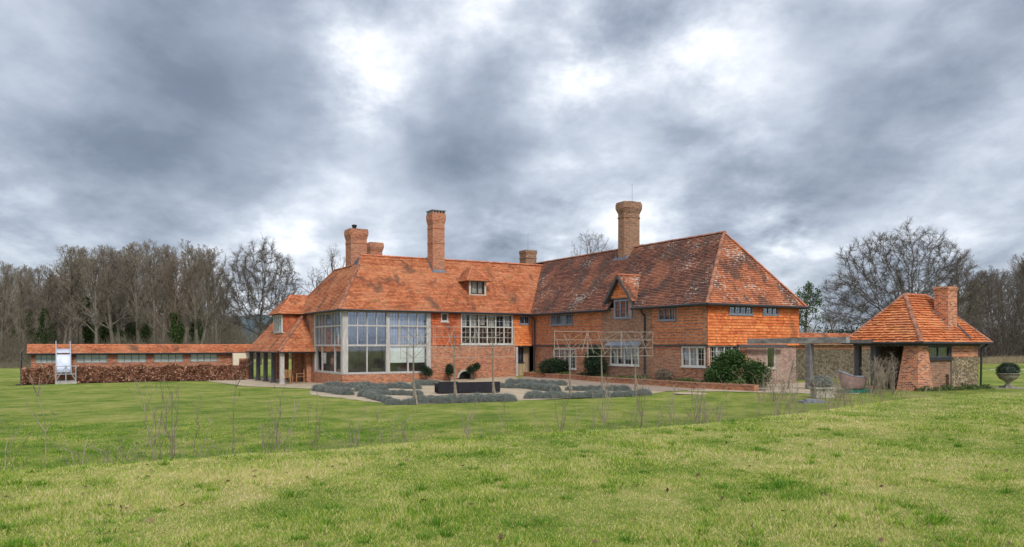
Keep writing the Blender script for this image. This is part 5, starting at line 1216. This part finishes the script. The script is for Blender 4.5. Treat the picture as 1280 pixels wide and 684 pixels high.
def dome_oak(seed, env, trunk_z, n_attr, mat_, label, step=.42, infl=5.0, kill=.8, zmin=1.8, tip=.013, twig=(5, 4), tl=1.0):
    """crown filled evenly to its outline: branches grow towards free space in the crown"""
    rng = np.random.default_rng(seed); E = np.array(env, float)
    q = rng.normal(size=(n_attr*3, 3)); q /= np.linalg.norm(q, axis=1, keepdims=True); q = q*(rng.random((n_attr*3, 1))**.42)
    A = E[:3]+q*E[3:]*(1+.05*rng.normal(size=(len(q), 1))); A = A[A[:, 2] > zmin+.22*np.hypot(A[:, 0], A[:, 1])*rng.random(len(A))][:n_attr]
    nz = int(trunk_z/step); P = [np.array([.05*math.sin(i*.5), .04*math.cos(i*.4), i*step]) for i in range(nz+1)]; par = [-1]+list(range(nz)); P = np.array(P); par = np.array(par)
    start_n = max(1, int(nz*.45)); D = np.linalg.norm(A[:, None]-P[None, start_n:], axis=2); near = D.argmin(1)+start_n; nd = D.min(1); alive = np.ones(len(A), bool); lastd = np.zeros((len(P), 3))
    for it in range(130):
        act = alive & (nd < (infl if it > 8 else 30))
        if not act.any(): break
        vec = A[act]-P[near[act]]; vec /= np.maximum(np.linalg.norm(vec, axis=1, keepdims=True), 1e-6); S = np.zeros((len(P), 3)); np.add.at(S, near[act], vec); cntn = np.bincount(near[act], minlength=len(P)); src = np.nonzero(cntn)[0]
        d = S[src]/cntn[src][:, None]+rng.normal(0, .16, (len(src), 3))+.35*lastd[src]; d /= np.maximum(np.linalg.norm(d, axis=1, keepdims=True), 1e-6); new = P[src]+d*step
        # drop growth that would sit on an existing twig
        ok = np.array([np.min(((P-x)**2).sum(1)) > (step*.55)**2 for x in new]) if len(new) < 900 else np.ones(len(new), bool)
        new, src, d = new[ok], src[ok], d[ok]
        if not len(new): break
        b = len(P); P = np.concatenate([P, new]); par = np.concatenate([par, src]); lastd = np.concatenate([lastd, d])
        D = np.linalg.norm(A[:, None]-new[None], axis=2); m_ = D.argmin(1); dm = D.min(1); better = dm < nd; near[better] = m_[better]+b; nd = np.minimum(nd, dm); alive &= nd > kill
    n = len(P); kids = np.bincount(par[1:], minlength=n); w_ = np.where(kids == 0, 1., 0.)
    for i in range(n-1, 0, -1): w_[par[i]] += w_[i]
    rad = tip*np.power(np.maximum(w_, 1), 1/2.15); rad[0] *= 1.35
    i1 = np.arange(1, n); seg = np.stack([P[par[i1]], P[i1]], 1); rr = np.stack([np.minimum(rad[par[i1]], rad[i1]*1.6), rad[i1]], 1); thick = rr[:, 1] > .07
    r_ = empty('oak_tree', (0, 0, 0), 0, label, 'tree')
    V, F = tubes(seg[thick], rr[thick], 8); mesh_obj('trunk', V, F, mat_, r_, True, uv=None)
    parts = [tubes(seg[~thick], rr[~thick], 4)]
    # fine twigs
    srcs = np.nonzero(w_ <= 3)[0]; s0 = np.repeat(P[srcs], twig[0], 0); dd = np.repeat(P[srcs]-P[par[srcs]], twig[0], 0); L = tl*rng.uniform(.5, 1.1, len(s0)); r0 = np.full(len(s0), tip*.75)
    for lv in range(2):
        dd /= np.maximum(np.linalg.norm(dd, axis=1, keepdims=True), 1e-6); dd = dd+rng.normal(0, .5, dd.shape); dd[:, 2] += .1; dd /= np.linalg.norm(dd, axis=1, keepdims=True)
        pts = [s0]; cur = dd
        for k_ in range(3): cur = cur+rng.normal(0, .14, cur.shape); cur /= np.linalg.norm(cur, axis=1, keepdims=True); pts.append(pts[-1]+cur*(L/3)[:, None])
        TP_ = np.stack(pts, 1); RR = r0[:, None]*np.array([[1, .8, .6, .35]]); parts.append(tubes(TP_, RR, 3))
        m2 = twig[1]; t = rng.random((len(s0), m2)); k_ = np.minimum((t*3).astype(int)+0, 2); ii = np.repeat(np.arange(len(s0)), m2); kk_ = k_.ravel(); s1_ = TP_[ii, kk_]*.5+TP_[ii, kk_+1]*.5; dd = TP_[ii, kk_+1]-TP_[ii, kk_]; L = np.repeat(L, m2)*.55; r0 = np.repeat(r0, m2)*.7; s0 = s1_
    Vs, Fs, off = [], [], 0
    for v_, f_ in parts: Vs.append(v_); Fs.append(f_+off); off += len(v_)
    mesh_obj('crown', np.concatenate(Vs), np.concatenate(Fs), mat_, r_, uv=None)
    return r_
# the two big oaks
oakL = dome_oak(11, (0, 0, 9.6, 5.3, 5.3, 6.9), 4.2, 1900, M['bark_oak'], 'wide-crowned bare oak right of the left wood, above the tiled loggia', zmin=4.2, tip=.016, twig=(6, 5))
place(oakL, 325, 104, 1., .4)
oakR = dome_oak(14, (0, 0, 7.6, 9.6, 9.6, 9.9), 4.0, 3600, M['bark_oak'], 'huge dome-crowned bare oak rising behind the pavilion', zmin=4.2, tip=.0145, kill=.85, twig=(6, 5), tl=.85)
place(oakR, 1128, 96, .96, 1.0)

# woodland: prototypes then copies
WG = 'bare trees of the left wood'
WL = 'tall bare tree standing in the wood behind the low outbuilding'
WLI = 'tall bare tree with ivy-clad trunk in the left wood'
def wood_kw(H, rx, rz, cz, r, f): return dict(H=H, trunk_r=r, first=f, levels=[(16, 48, .5, .28), (6, 40, .55, .2), (5, 42, .60, .15), (6, 42, .70, .1)], env=(0, 0, cz, rx, rx, rz), wig=.12, trop=.16, sides=(6, 5, 4, 3, 3), rmin=.014)
protos = [tree('bare_tree', 21, M['bark'], M['bark'], WL, group=WG, **wood_kw(13.5, 3.4, 7.0, 8.6, .24, 3.8)),
          tree('bare_tree', 22, M['bark_brown'], M['bark_brown'], WL, group=WG, **wood_kw(12.5, 3.0, 6.4, 8.2, .20, 3.4)),
          tree('bare_tree', 23, M['bark'], M['bark_pale'], WL, group=WG, **wood_kw(14.0, 4.0, 7.2, 8.6, .26, 4.2)),
          tree('bare_tree', 24, M['bark'], M['bark'], WLI, group='ivy-clad trees of the left wood', ivy=3500, ivy_h=8.5, **wood_kw(13.0, 3.2, 6.8, 8.4, .24, 3.6)),
          tree('bare_tree', 25, M['bark_brown'], M['bark_brown'], WLI, group='ivy-clad trees of the left wood', ivy=2600, ivy_h=6.5, **wood_kw(12.0, 3.6, 6.2, 7.6, .22, 3.8))]
rw = random.Random(77); fresh = [True]*5
def profile(px_):   # tree-top row of the photo
    pts = [(-120, 350), (0, 335), (30, 326), (70, 325), (100, 308), (125, 308), (160, 312), (200, 297), (250, 300), (262, 304), (285, 330), (300, 360)]
    for (a, ya), (b, yb) in zip(pts, pts[1:]):
        if a <= px_ <= b: return ya+(yb-ya)*(px_-a)/(b-a)
    return 350
k = 0
for row, (Y0, n) in enumerate(((112, 15), (124, 16), (138, 17), (155, 18))):
    for i in range(n):
        px_ = -70+(326 if row < 2 else 345)*(i+rw.uniform(.1, .9))/n; Y = Y0+rw.uniform(-4, 4); j = rw.choice([0, 0, 1, 2, 2, 3, 4])
        Hm = (432-profile(px_)+rw.uniform(-16, 4)-(2 if row < 2 else 6))*Y/980+2.6; sc = Hm/14.6
        if fresh[j]: place(protos[j], px_, Y, sc, rw.uniform(0, 6)); fresh[j] = False
        else: X = (px_-640)/980*Y; dup(protos[j], (X, Y, hz(X, Y)-.1), rw.uniform(0, 6), (sc*rw.uniform(.9, 1.15), sc*rw.uniform(.9, 1.15), sc))
# right wood
RL = 'dark bare tree in the wood at the far right edge'
RG = 'bare trees of the right wood'
pr_ = [tree('bare_tree', 31, M['bark_dark'], M['bark_dark'], RL, group=RG, **wood_kw(13.0, 4.4, 7.0, 8.0, .24, 4.4)), tree('bare_tree', 32, M['bark_dark'], M['bark'], RL, group=RG, ivy=1200, ivy_h=5, **wood_kw(12.0, 4.6, 6.4, 7.4, .24, 4.4))]
fresh = [True]*2
for i, (px_, Y, topy) in enumerate([(1205, 150, 352), (1228, 140, 345), (1243, 130, 338), (1262, 122, 326), (1282, 118, 322), (1300, 125, 318), (1325, 130, 320), (1216, 165, 350), (1236, 170, 342), (1255, 160, 332), (1275, 150, 326), (1293, 165, 322), (1310, 155, 320), (1345, 140, 322), (1196, 175, 372), (1186, 185, 384), (1250, 110, 352), (1286, 108, 345)]):
    j = i % 2; sc = ((432-topy)*Y/980+2.6)/14.; 
    if fresh[j]: place(pr_[j], px_, Y, sc, i*1.3); fresh[j] = False
    else: X = (px_-640)/980*Y; dup(pr_[j], (X, Y, hz(X, Y)-.1), i*1.3, sc)
# trees seen over the roofs
for i, (px_, Y, topy, lab, sd_, rx) in enumerate([(420, 125, 303, 'bare tree crown seen over the roof beside the first chimney', 41, 3.6), (392, 118, 332, 'small bare tree between tower dormer and glazed wing roof', 42, 2.4),
                                                 (737, 120, 287, 'bare tree showing over the old roof left of the octagonal chimney', 43, 5.0), (1046, 130, 388, 'small distant bare tree behind the garden wall', 44, 3.2),
                                                 (1196, 92, 318, 'slender bare tree crown right of the huge oak', 45, 3.2), (271, 108, 330, 'slim bare tree at right edge of the left wood', 46, 2.6)]):
    Hm = (432-topy)*Y/980+2.6
    t = tree('bare_tree', sd_, M['bark'], M['bark'], lab, H=Hm*.85, trunk_r=.25, first=Hm*.28, levels=[(13, 50, .5, .35), (6, 40, .55, .2), (5, 40, .58, .15), (4, 38, .6, .1)], env=(0, 0, Hm*.62, rx, rx, Hm*.38), wig=.15, trop=.12, sides=(6, 5, 4, 3, 3), rmin=.014)
    place(t, px_, Y, 1., i)
# evergreen tree beside the house end
X, Y = (1006-640)/980*75, 75; rng = np.random.default_rng(9)
(tv, tf), (cv, cf), out = grow(61, H=6.5, trunk_r=.16, first=2.4, levels=[(12, 45, .5, .35), (5, 40, .6, .2), (4, 40, .6, .2)], env=(0, 0, 5.2, 2.0, 2.0, 3.0), sides=(6, 5, 4, 3), rmin=.015)
et = empty('evergreen_tree', (X, Y, hz(X, Y)), 0, 'small dark leafy tree showing behind the right end of the house', 'tree'); mesh_obj('trunk', tv, tf, M['bark'], et, True, uv=None); mesh_obj('branches', cv, cf, M['bark'], et, uv=None)
tips = out[-1][0][:, -1]; 
def tf_(n): k_ = rng.integers(0, len(tips), n); return tips[k_]+rng.normal(0, .14, (n, 3))
V, F, rn = leaves(rng, 3600, tf_, .08); mesh_obj('crown', V, F, M['ivy'], et, rnd=rn, uv=None)

# undergrowth masses
def scrub(name, segs, h, n, size, mt, label, seed, cat='undergrowth', thin=.16):
    rng = np.random.default_rng(seed); S = np.array(segs, float)
    k_ = rng.integers(0, len(S), n); t = rng.random(n); X = S[k_, 0]+(S[k_, 2]-S[k_, 0])*t; Y = S[k_, 1]+(S[k_, 3]-S[k_, 1])*t+rng.normal(0, 2.2, n)
    hh_ = h*(.65+.35*np.sin(X*.31+seed)*np.sin(X*.13)+.2*np.sin(X*.9)); Z = hgt(X, Y)+rng.random(n)**1.3*np.maximum(hh_, .5)
    c = np.stack([X, Y, Z], 1); a = rng.normal(size=(n, 3)); a[:, 2] = np.abs(a[:, 2])+.7; a /= np.linalg.norm(a, axis=1, keepdims=True)
    b = np.cross(a, rng.normal(size=(n, 3))); b /= np.linalg.norm(b, axis=1, keepdims=True); a *= size*(.5+rng.random((n, 1))); b *= size*thin
    V = np.stack([c-a-b*.5, c-a+b*.5, c+a+b*.15, c+a-b*.15], 1).reshape(-1, 3); o = mesh_obj(name, V, np.arange(n*4).reshape(n, 4), mt, rnd=rng.random(n), uv=None)
    return tag(o, label, cat, kind='stuff')
def seg(px0, Y0, px1, Y1): return ((px0-640)/980*Y0, Y0, (px1-640)/980*Y1, Y1)
scrub('undergrowth', [seg(-150, 108, 290, 108), seg(-150, 118, 300, 118), seg(-150, 150, 305, 150)], 5.0, 60000, .55, M['scrub'], 'brown twiggy undergrowth along the foot of the left wood', 1, thin=.05)
scrub('far_woodland', [seg(-160, 185, 300, 185), seg(-160, 200, 300, 200)], 17, 90000, 1.1, M['scrub'], 'dense grey-brown woodland mass behind the left trees', 2, 'woodland', thin=.05)
scrub('far_hedgerow', [seg(280, 150, 480, 150), seg(280, 175, 480, 170)], 7.5, 26000, .6, M['scrub'], 'brown hedgerow scrub behind the left oak trunk', 3, thin=.06)
scrub('far_hedgerow', [seg(990, 150, 1130, 150), seg(1000, 165, 1140, 165)], 7.0, 20000, .6, M['scrub'], 'brown scrub behind the garden wall and pavilion', 4, thin=.06)
scrub('undergrowth', [seg(1175, 112, 1400, 108), seg(1170, 125, 1400, 125), seg(1170, 150, 1400, 150)], 8.5, 60000, .55, M['bark_dark'], 'dark thicket at the foot of the right wood', 5, thin=.07)
scrub('dry_meadow', [seg(1195, 100, 1400, 98), seg(1195, 103, 1400, 101)], .75, 26000, .35, M['drygrass'], 'tan strip of tall dry grass before the right wood', 6, 'grass', thin=.05)
scrub('dry_meadow', [seg(-150, 101, 40, 100), seg(-150, 96, 40, 96)], .6, 14000, .3, M['scrub'], 'rough brown grass and bramble before the left wood', 7, 'grass', thin=.05)
for i, (px_, Y, rr, lab) in enumerate([(1050, 110, 3.2, 'rounded dark green bush behind the garden wall, left one'), (1078, 112, 3.6, 'rounded dark green bush behind the garden wall near pavilion roof')]):
    X = (px_-640)/980*Y; shrub('evergreen_bush', X, Y, hz(X, Y), [(0, 0, rr*.7, rr, rr, rr*.8), (rr*.7, 0, rr*.5, rr*.7, rr*.7, rr*.6), (-rr*.8, 0, rr*.5, rr*.7, rr*.7, rr*.5)], 9000, .16, M['shrub_d'], lab, seed=70+i, stem_h=1.5)
X = (1300-640)/980*60; shrub('dark_shrub', X, 60, hz(X, 60), [(0, 0, .5, .9, .7, .55), (.9, 0, .4, .7, .6, .5)], 4000, .06, M['shrub_d'], 'low dark shrub at the far right lawn edge', seed=80)
X = (1296-640)/980*80; shrub('dark_shrub', X, 80, hz(X, 80), [(0, 0, 1.6, 1.2, 1.2, 1.3), (.3, 0, .8, .6, .6, .8)], 5000, .08, M['shrub_d'], 'dark rounded yew at the right picture edge before the meadow', seed=81)

# ================================================================ stalks, brambles
def stalk_proto(seed, h, kind):
    rng = random.Random(seed); mb = MB()
    if kind == 0:      # upright stems with side twigs
        for s in range(rng.randint(1, 3)):
            a = rng.uniform(0, 6.28); t = rng.uniform(.02, .22)*h; p = [Vector((rng.uniform(-.04, .04), rng.uniform(-.04, .04), -.05))]; n = 6
            for i in range(1, n+1): p.append(Vector((math.cos(a)*t*i/n+rng.uniform(-.02, .02), math.sin(a)*t*i/n+rng.uniform(-.02, .02), h*i/n*rng.uniform(.97, 1.02))))
            mb.path(p, [.0065-.0007*i for i in range(n+1)], 4)
            for k_ in range(rng.randint(3, 7)):
                i = rng.randint(2, n-1); q = p[i]; b = rng.uniform(0, 6.28); l = rng.uniform(.08, .3)*h; e = q+Vector((math.cos(b)*l*.5, math.sin(b)*l*.5, l*.8)); mb.bar(q, e, .0032, 4, .002)
                for z_ in range(2): mb.bar(e, e+Vector((rng.uniform(-.05, .05), rng.uniform(-.05, .05), rng.uniform(.02, .1))), .003, 3, .002)
    elif kind == 1:    # twiggy clump
        for s in range(5):
            a = rng.uniform(0, 6.28); t = rng.uniform(.2, .9)*h; q = Vector((0, 0, -.04)); e = Vector((math.cos(a)*t*.5, math.sin(a)*t*.5, h*rng.uniform(.4, .8))); e2 = e+Vector((math.cos(a)*t*.4+rng.uniform(-.1, .1), rng.uniform(-.1, .1), h*rng.uniform(.05, .3))); mb.path([q, e, e2], [.005, .0035, .002], 4)
            for k_ in range(3): f = e.lerp(e2, rng.random()); mb.bar(f, f+Vector((rng.uniform(-.12, .12), rng.uniform(-.12, .12), rng.uniform(.03, .15))), .0035, 3, .002)
    else:              # leaning bent stems
        for s in range(3):
            a = rng.uniform(0, 6.28); l = h*rng.uniform(.7, 1.2); mb.path([(0, 0, -.04), (math.cos(a)*l*.3, math.sin(a)*l*.3, h*.5), (math.cos(a)*l*.75, math.sin(a)*l*.75, h*rng.uniform(.5, .9))], [.006, .005, .003], 4)
    V = np.array(mb.v); hd = []
    return mb
kinds = ['single upright dry stalk with side twigs on the bank edge', 'low twiggy clump of dead stems on the bank edge', 'leaning broken dry stems on the bank edge']
SP = []
for j in range(9):
    kd = (0, 0, 0, 0, 1, 1, 1, 2, 2)[j]; o = stalk_proto(100+j, 1.0, kd).build('dry_stalk', M['stalk'] if j % 3 else M['stalk_dark']); tag(o, kinds[kd], 'dry plant', ['upright dry stalks along the bank edge', 'low twiggy clumps along the bank edge', 'leaning dry stems along the bank edge'][kd]); SP.append((o, kd))
rs = random.Random(12); fresh = [True]*9
def put_stalk(X, Y, s, j=None, w_=1.):
    j = rs.randrange(9) if j is None else j; o = SP[j][0]
    if fresh[j]: fresh[j] = False
    else: o = o.copy(); COL.objects.link(o)
    o.location = (X, Y, hz(X, Y)); o.rotation_euler = (0, 0, rs.uniform(0, 6.28)); o.scale = (s*w_, s*w_, s)
# hero stalks read from the photo: (px, base y, top y)
for px_, by, ty, j in ((290, 568, 466, 0), (336, 556, 486, 0), (352, 560, 498, 1), (60, 578, 470, 2), (215, 566, 482, 3), (100, 572, 530, 7), (125, 575, 528, 8), (150, 574, 530, 7), (5, 580, 520, 7), (392, 551, 500, 3), (360, 556, 500, 2), (235, 562, 505, 0), (700, 531, 488, 3),
                       (752, 530, 470, 1), (694, 534, 505, 7), (640, 538, 500, 0), (475, 548, 512, 2), (520, 546, 505, 8), (580, 542, 500, 1), (200, 560, 470, 1), (800, 522, 468, 3), (836, 520, 478, 1), (870, 520, 480, 3), (768, 528, 500, 6), (910, 516, 478, 0)):
    rx = (px_-640)/980; dd = 12.6
    for _ in range(5): Y = dd/(CA-SA*rx); dd = 12.6+2.9*float(ss(10, 29, CA*rx*Y+SA*Y))+rs.uniform(.9, 2.6)
    z = hz(rx*Y, Y); put_stalk(rx*Y, Y, EYE+(432-ty)*Y/980-z, j)
for i in range(230):
    e = rs.uniform(-4, 31); d = 14.6+abs(rs.gauss(0, 1.6))+2.9*float(ss(10, 29, e)); X = CA*e-SA*d; Y = SA*e+CA*d
    if abs(X/Y) < .72: put_stalk(X, Y, rs.choice([.4, .5, .6, .7, .8, 1.0, 1.2])*rs.uniform(.8, 1.2), None, rs.uniform(.8, 1.3))
# dense bramble tangle near the pergola and in front of the pavilion
for i in range(62):
    px_ = rs.choice([rs.uniform(945, 1060), rs.uniform(945, 1060), rs.uniform(1092, 1118)]); by = rs.uniform(494, 504) if px_ < 1060 else rs.uniform(489, 494)
    X, Y, z = G(px_, by); put_stalk(X, Y, rs.uniform(.6, 1.9)*(.8 if px_ < 1060 else 1.), rs.choice([1, 2, 3, 4, 5, 6]), rs.uniform(.8, 1.5))
# small bare climbing trees under the pergola
for i, (px_, by, hh_, lab) in enumerate([(1045, 488, 2.6, 'gnarled bare climber stem with pale bark under the pergola'), (1088, 491, 2.0, 'bent bare climber between the pavilion posts'), (1118, 491, 2.2, 'bare climber beside the battered brick pier'), (985, 487, 1.9, 'bare climber against the pale brick house wall')]):
    X, Y, z = G(px_, by); t = tree('bare_climber', 90+i, M['bark_pale'], M['bark_pale'], lab, cat='climber', H=hh_*.7, trunk_r=.055, first=hh_*.4, levels=[(6, 50, .5, .35), (4, 45, .6, .2), (3, 40, .6, .2)], env=(0, 0, hh_*.6, .9, .9, hh_*.5), wig=.3, trop=.05, sides=(6, 5, 4, 3), rmin=.006); t.location = (X, Y, z)

# ================================================================ near grass
rng = np.random.default_rng(4)
def grass(n, Ymin, Ymax, hgt_, wid, seed, power=1.):
    rng = np.random.default_rng(seed); t = rng.random(n); Y = (Ymin**(1-power)+t*(Ymax**(1-power)-Ymin**(1-power)))**(1/(1-power)) if power != 1 else Ymin*(Ymax/Ymin)**t
    X = (rng.random(n)*1.5-.75)*Y; return X, Y, hgt_, wid
Vs = []; rn = []
for n, Y0, Y1, h_, w_, sd_ in ((330000, 4.6, 10, .042, .0040, 1), (280000, 9, 17, .045, .0058, 2), (170000, 15, 27, .050, .009, 3)):
    X, Y, _, _ = grass(n, Y0, Y1, h_, w_, sd_); r = np.random.default_rng(sd_+10); z = hgt(X, Y)
    tuft = .6+.55*np.clip(np.sin(X*1.7+np.sin(Y*2.1))*np.sin(Y*1.3+1)+.3*np.sin(X*5+Y*4), -.3, 1); h = h_*tuft*(.5+r.random(n)); a = r.random(n)*6.28; lean = r.normal(0, .55, (n, 2))*h[:, None]
    c = np.stack([X, Y, z-.004], 1); s = np.stack([np.cos(a), np.sin(a), np.zeros(n)], 1)*(w_*(.6+.8*r.random(n)))[:, None]; tip = c+np.stack([lean[:, 0], lean[:, 1], h], 1)
    Vs.append(np.stack([c-s, c+s, tip], 1).reshape(-1, 3)); rn.append(r.random(n))
r = np.random.default_rng(44); nt_, nb = 420, 46; tY = 4.8*(19/4.8)**r.random(nt_); tX = (r.random(nt_)*1.5-.75)*tY; rad = .03+.07*r.random(nt_)**2
X = np.repeat(tX, nb)+r.normal(size=nt_*nb)*np.repeat(rad, nb); Y = np.repeat(tY, nb)+r.normal(size=nt_*nb)*np.repeat(rad, nb); n = nt_*nb; z = hgt(X, Y); h = np.repeat(.05+.05*r.random(nt_)**2, nb)*(.6+.6*r.random(n)); a = r.random(n)*6.28; lean = np.stack([X-np.repeat(tX, nb), Y-np.repeat(tY, nb)], 1)*.7+r.normal(0, .3, (n, 2))*h[:, None]
c = np.stack([X, Y, z-.004], 1); s = np.stack([np.cos(a), np.sin(a), np.zeros(n)], 1)*(.0035+.0003*Y)[:, None]; Vs.append(np.stack([c-s, c+s, c+np.stack([lean[:, 0], lean[:, 1], h], 1)], 1).reshape(-1, 3)); rn.append(r.random(n)*.5-.18)
V = np.concatenate(Vs); o = mesh_obj('grass_blades', V, np.arange(len(V)).reshape(-1, 3), M['blade'], rnd=np.concatenate(rn), uv=None)
tag(o, 'short rough grass with straw patches covering the near bank', 'grass', kind='stuff')
# fallen leaves
r = np.random.default_rng(6); n = 420; Y = 5*(24/5)**r.random(n); X = (r.random(n)*1.5-.75)*Y; c = np.stack([X, Y, hgt(X, Y)+.03], 1)
a = r.normal(size=(n, 3)); a[:, 2] *= .3; a /= np.linalg.norm(a, axis=1, keepdims=True); b = np.cross(a, np.array([0, 0, 1.])+r.normal(0, .3, (n, 3))); b /= np.linalg.norm(b, axis=1, keepdims=True); s = (.018+.022*r.random((n, 1)))
V = np.stack([c-a*s, c-b*s*.6, c+a*s, c+b*s*.6], 1).reshape(-1, 3); o = mesh_obj('fallen_leaves', V, np.arange(n*4).reshape(n, 4), M['litter'], rnd=r.random(n), uv=None); tag(o, 'scattered brown fallen leaves on the near grass', 'fallen leaves', kind='stuff')
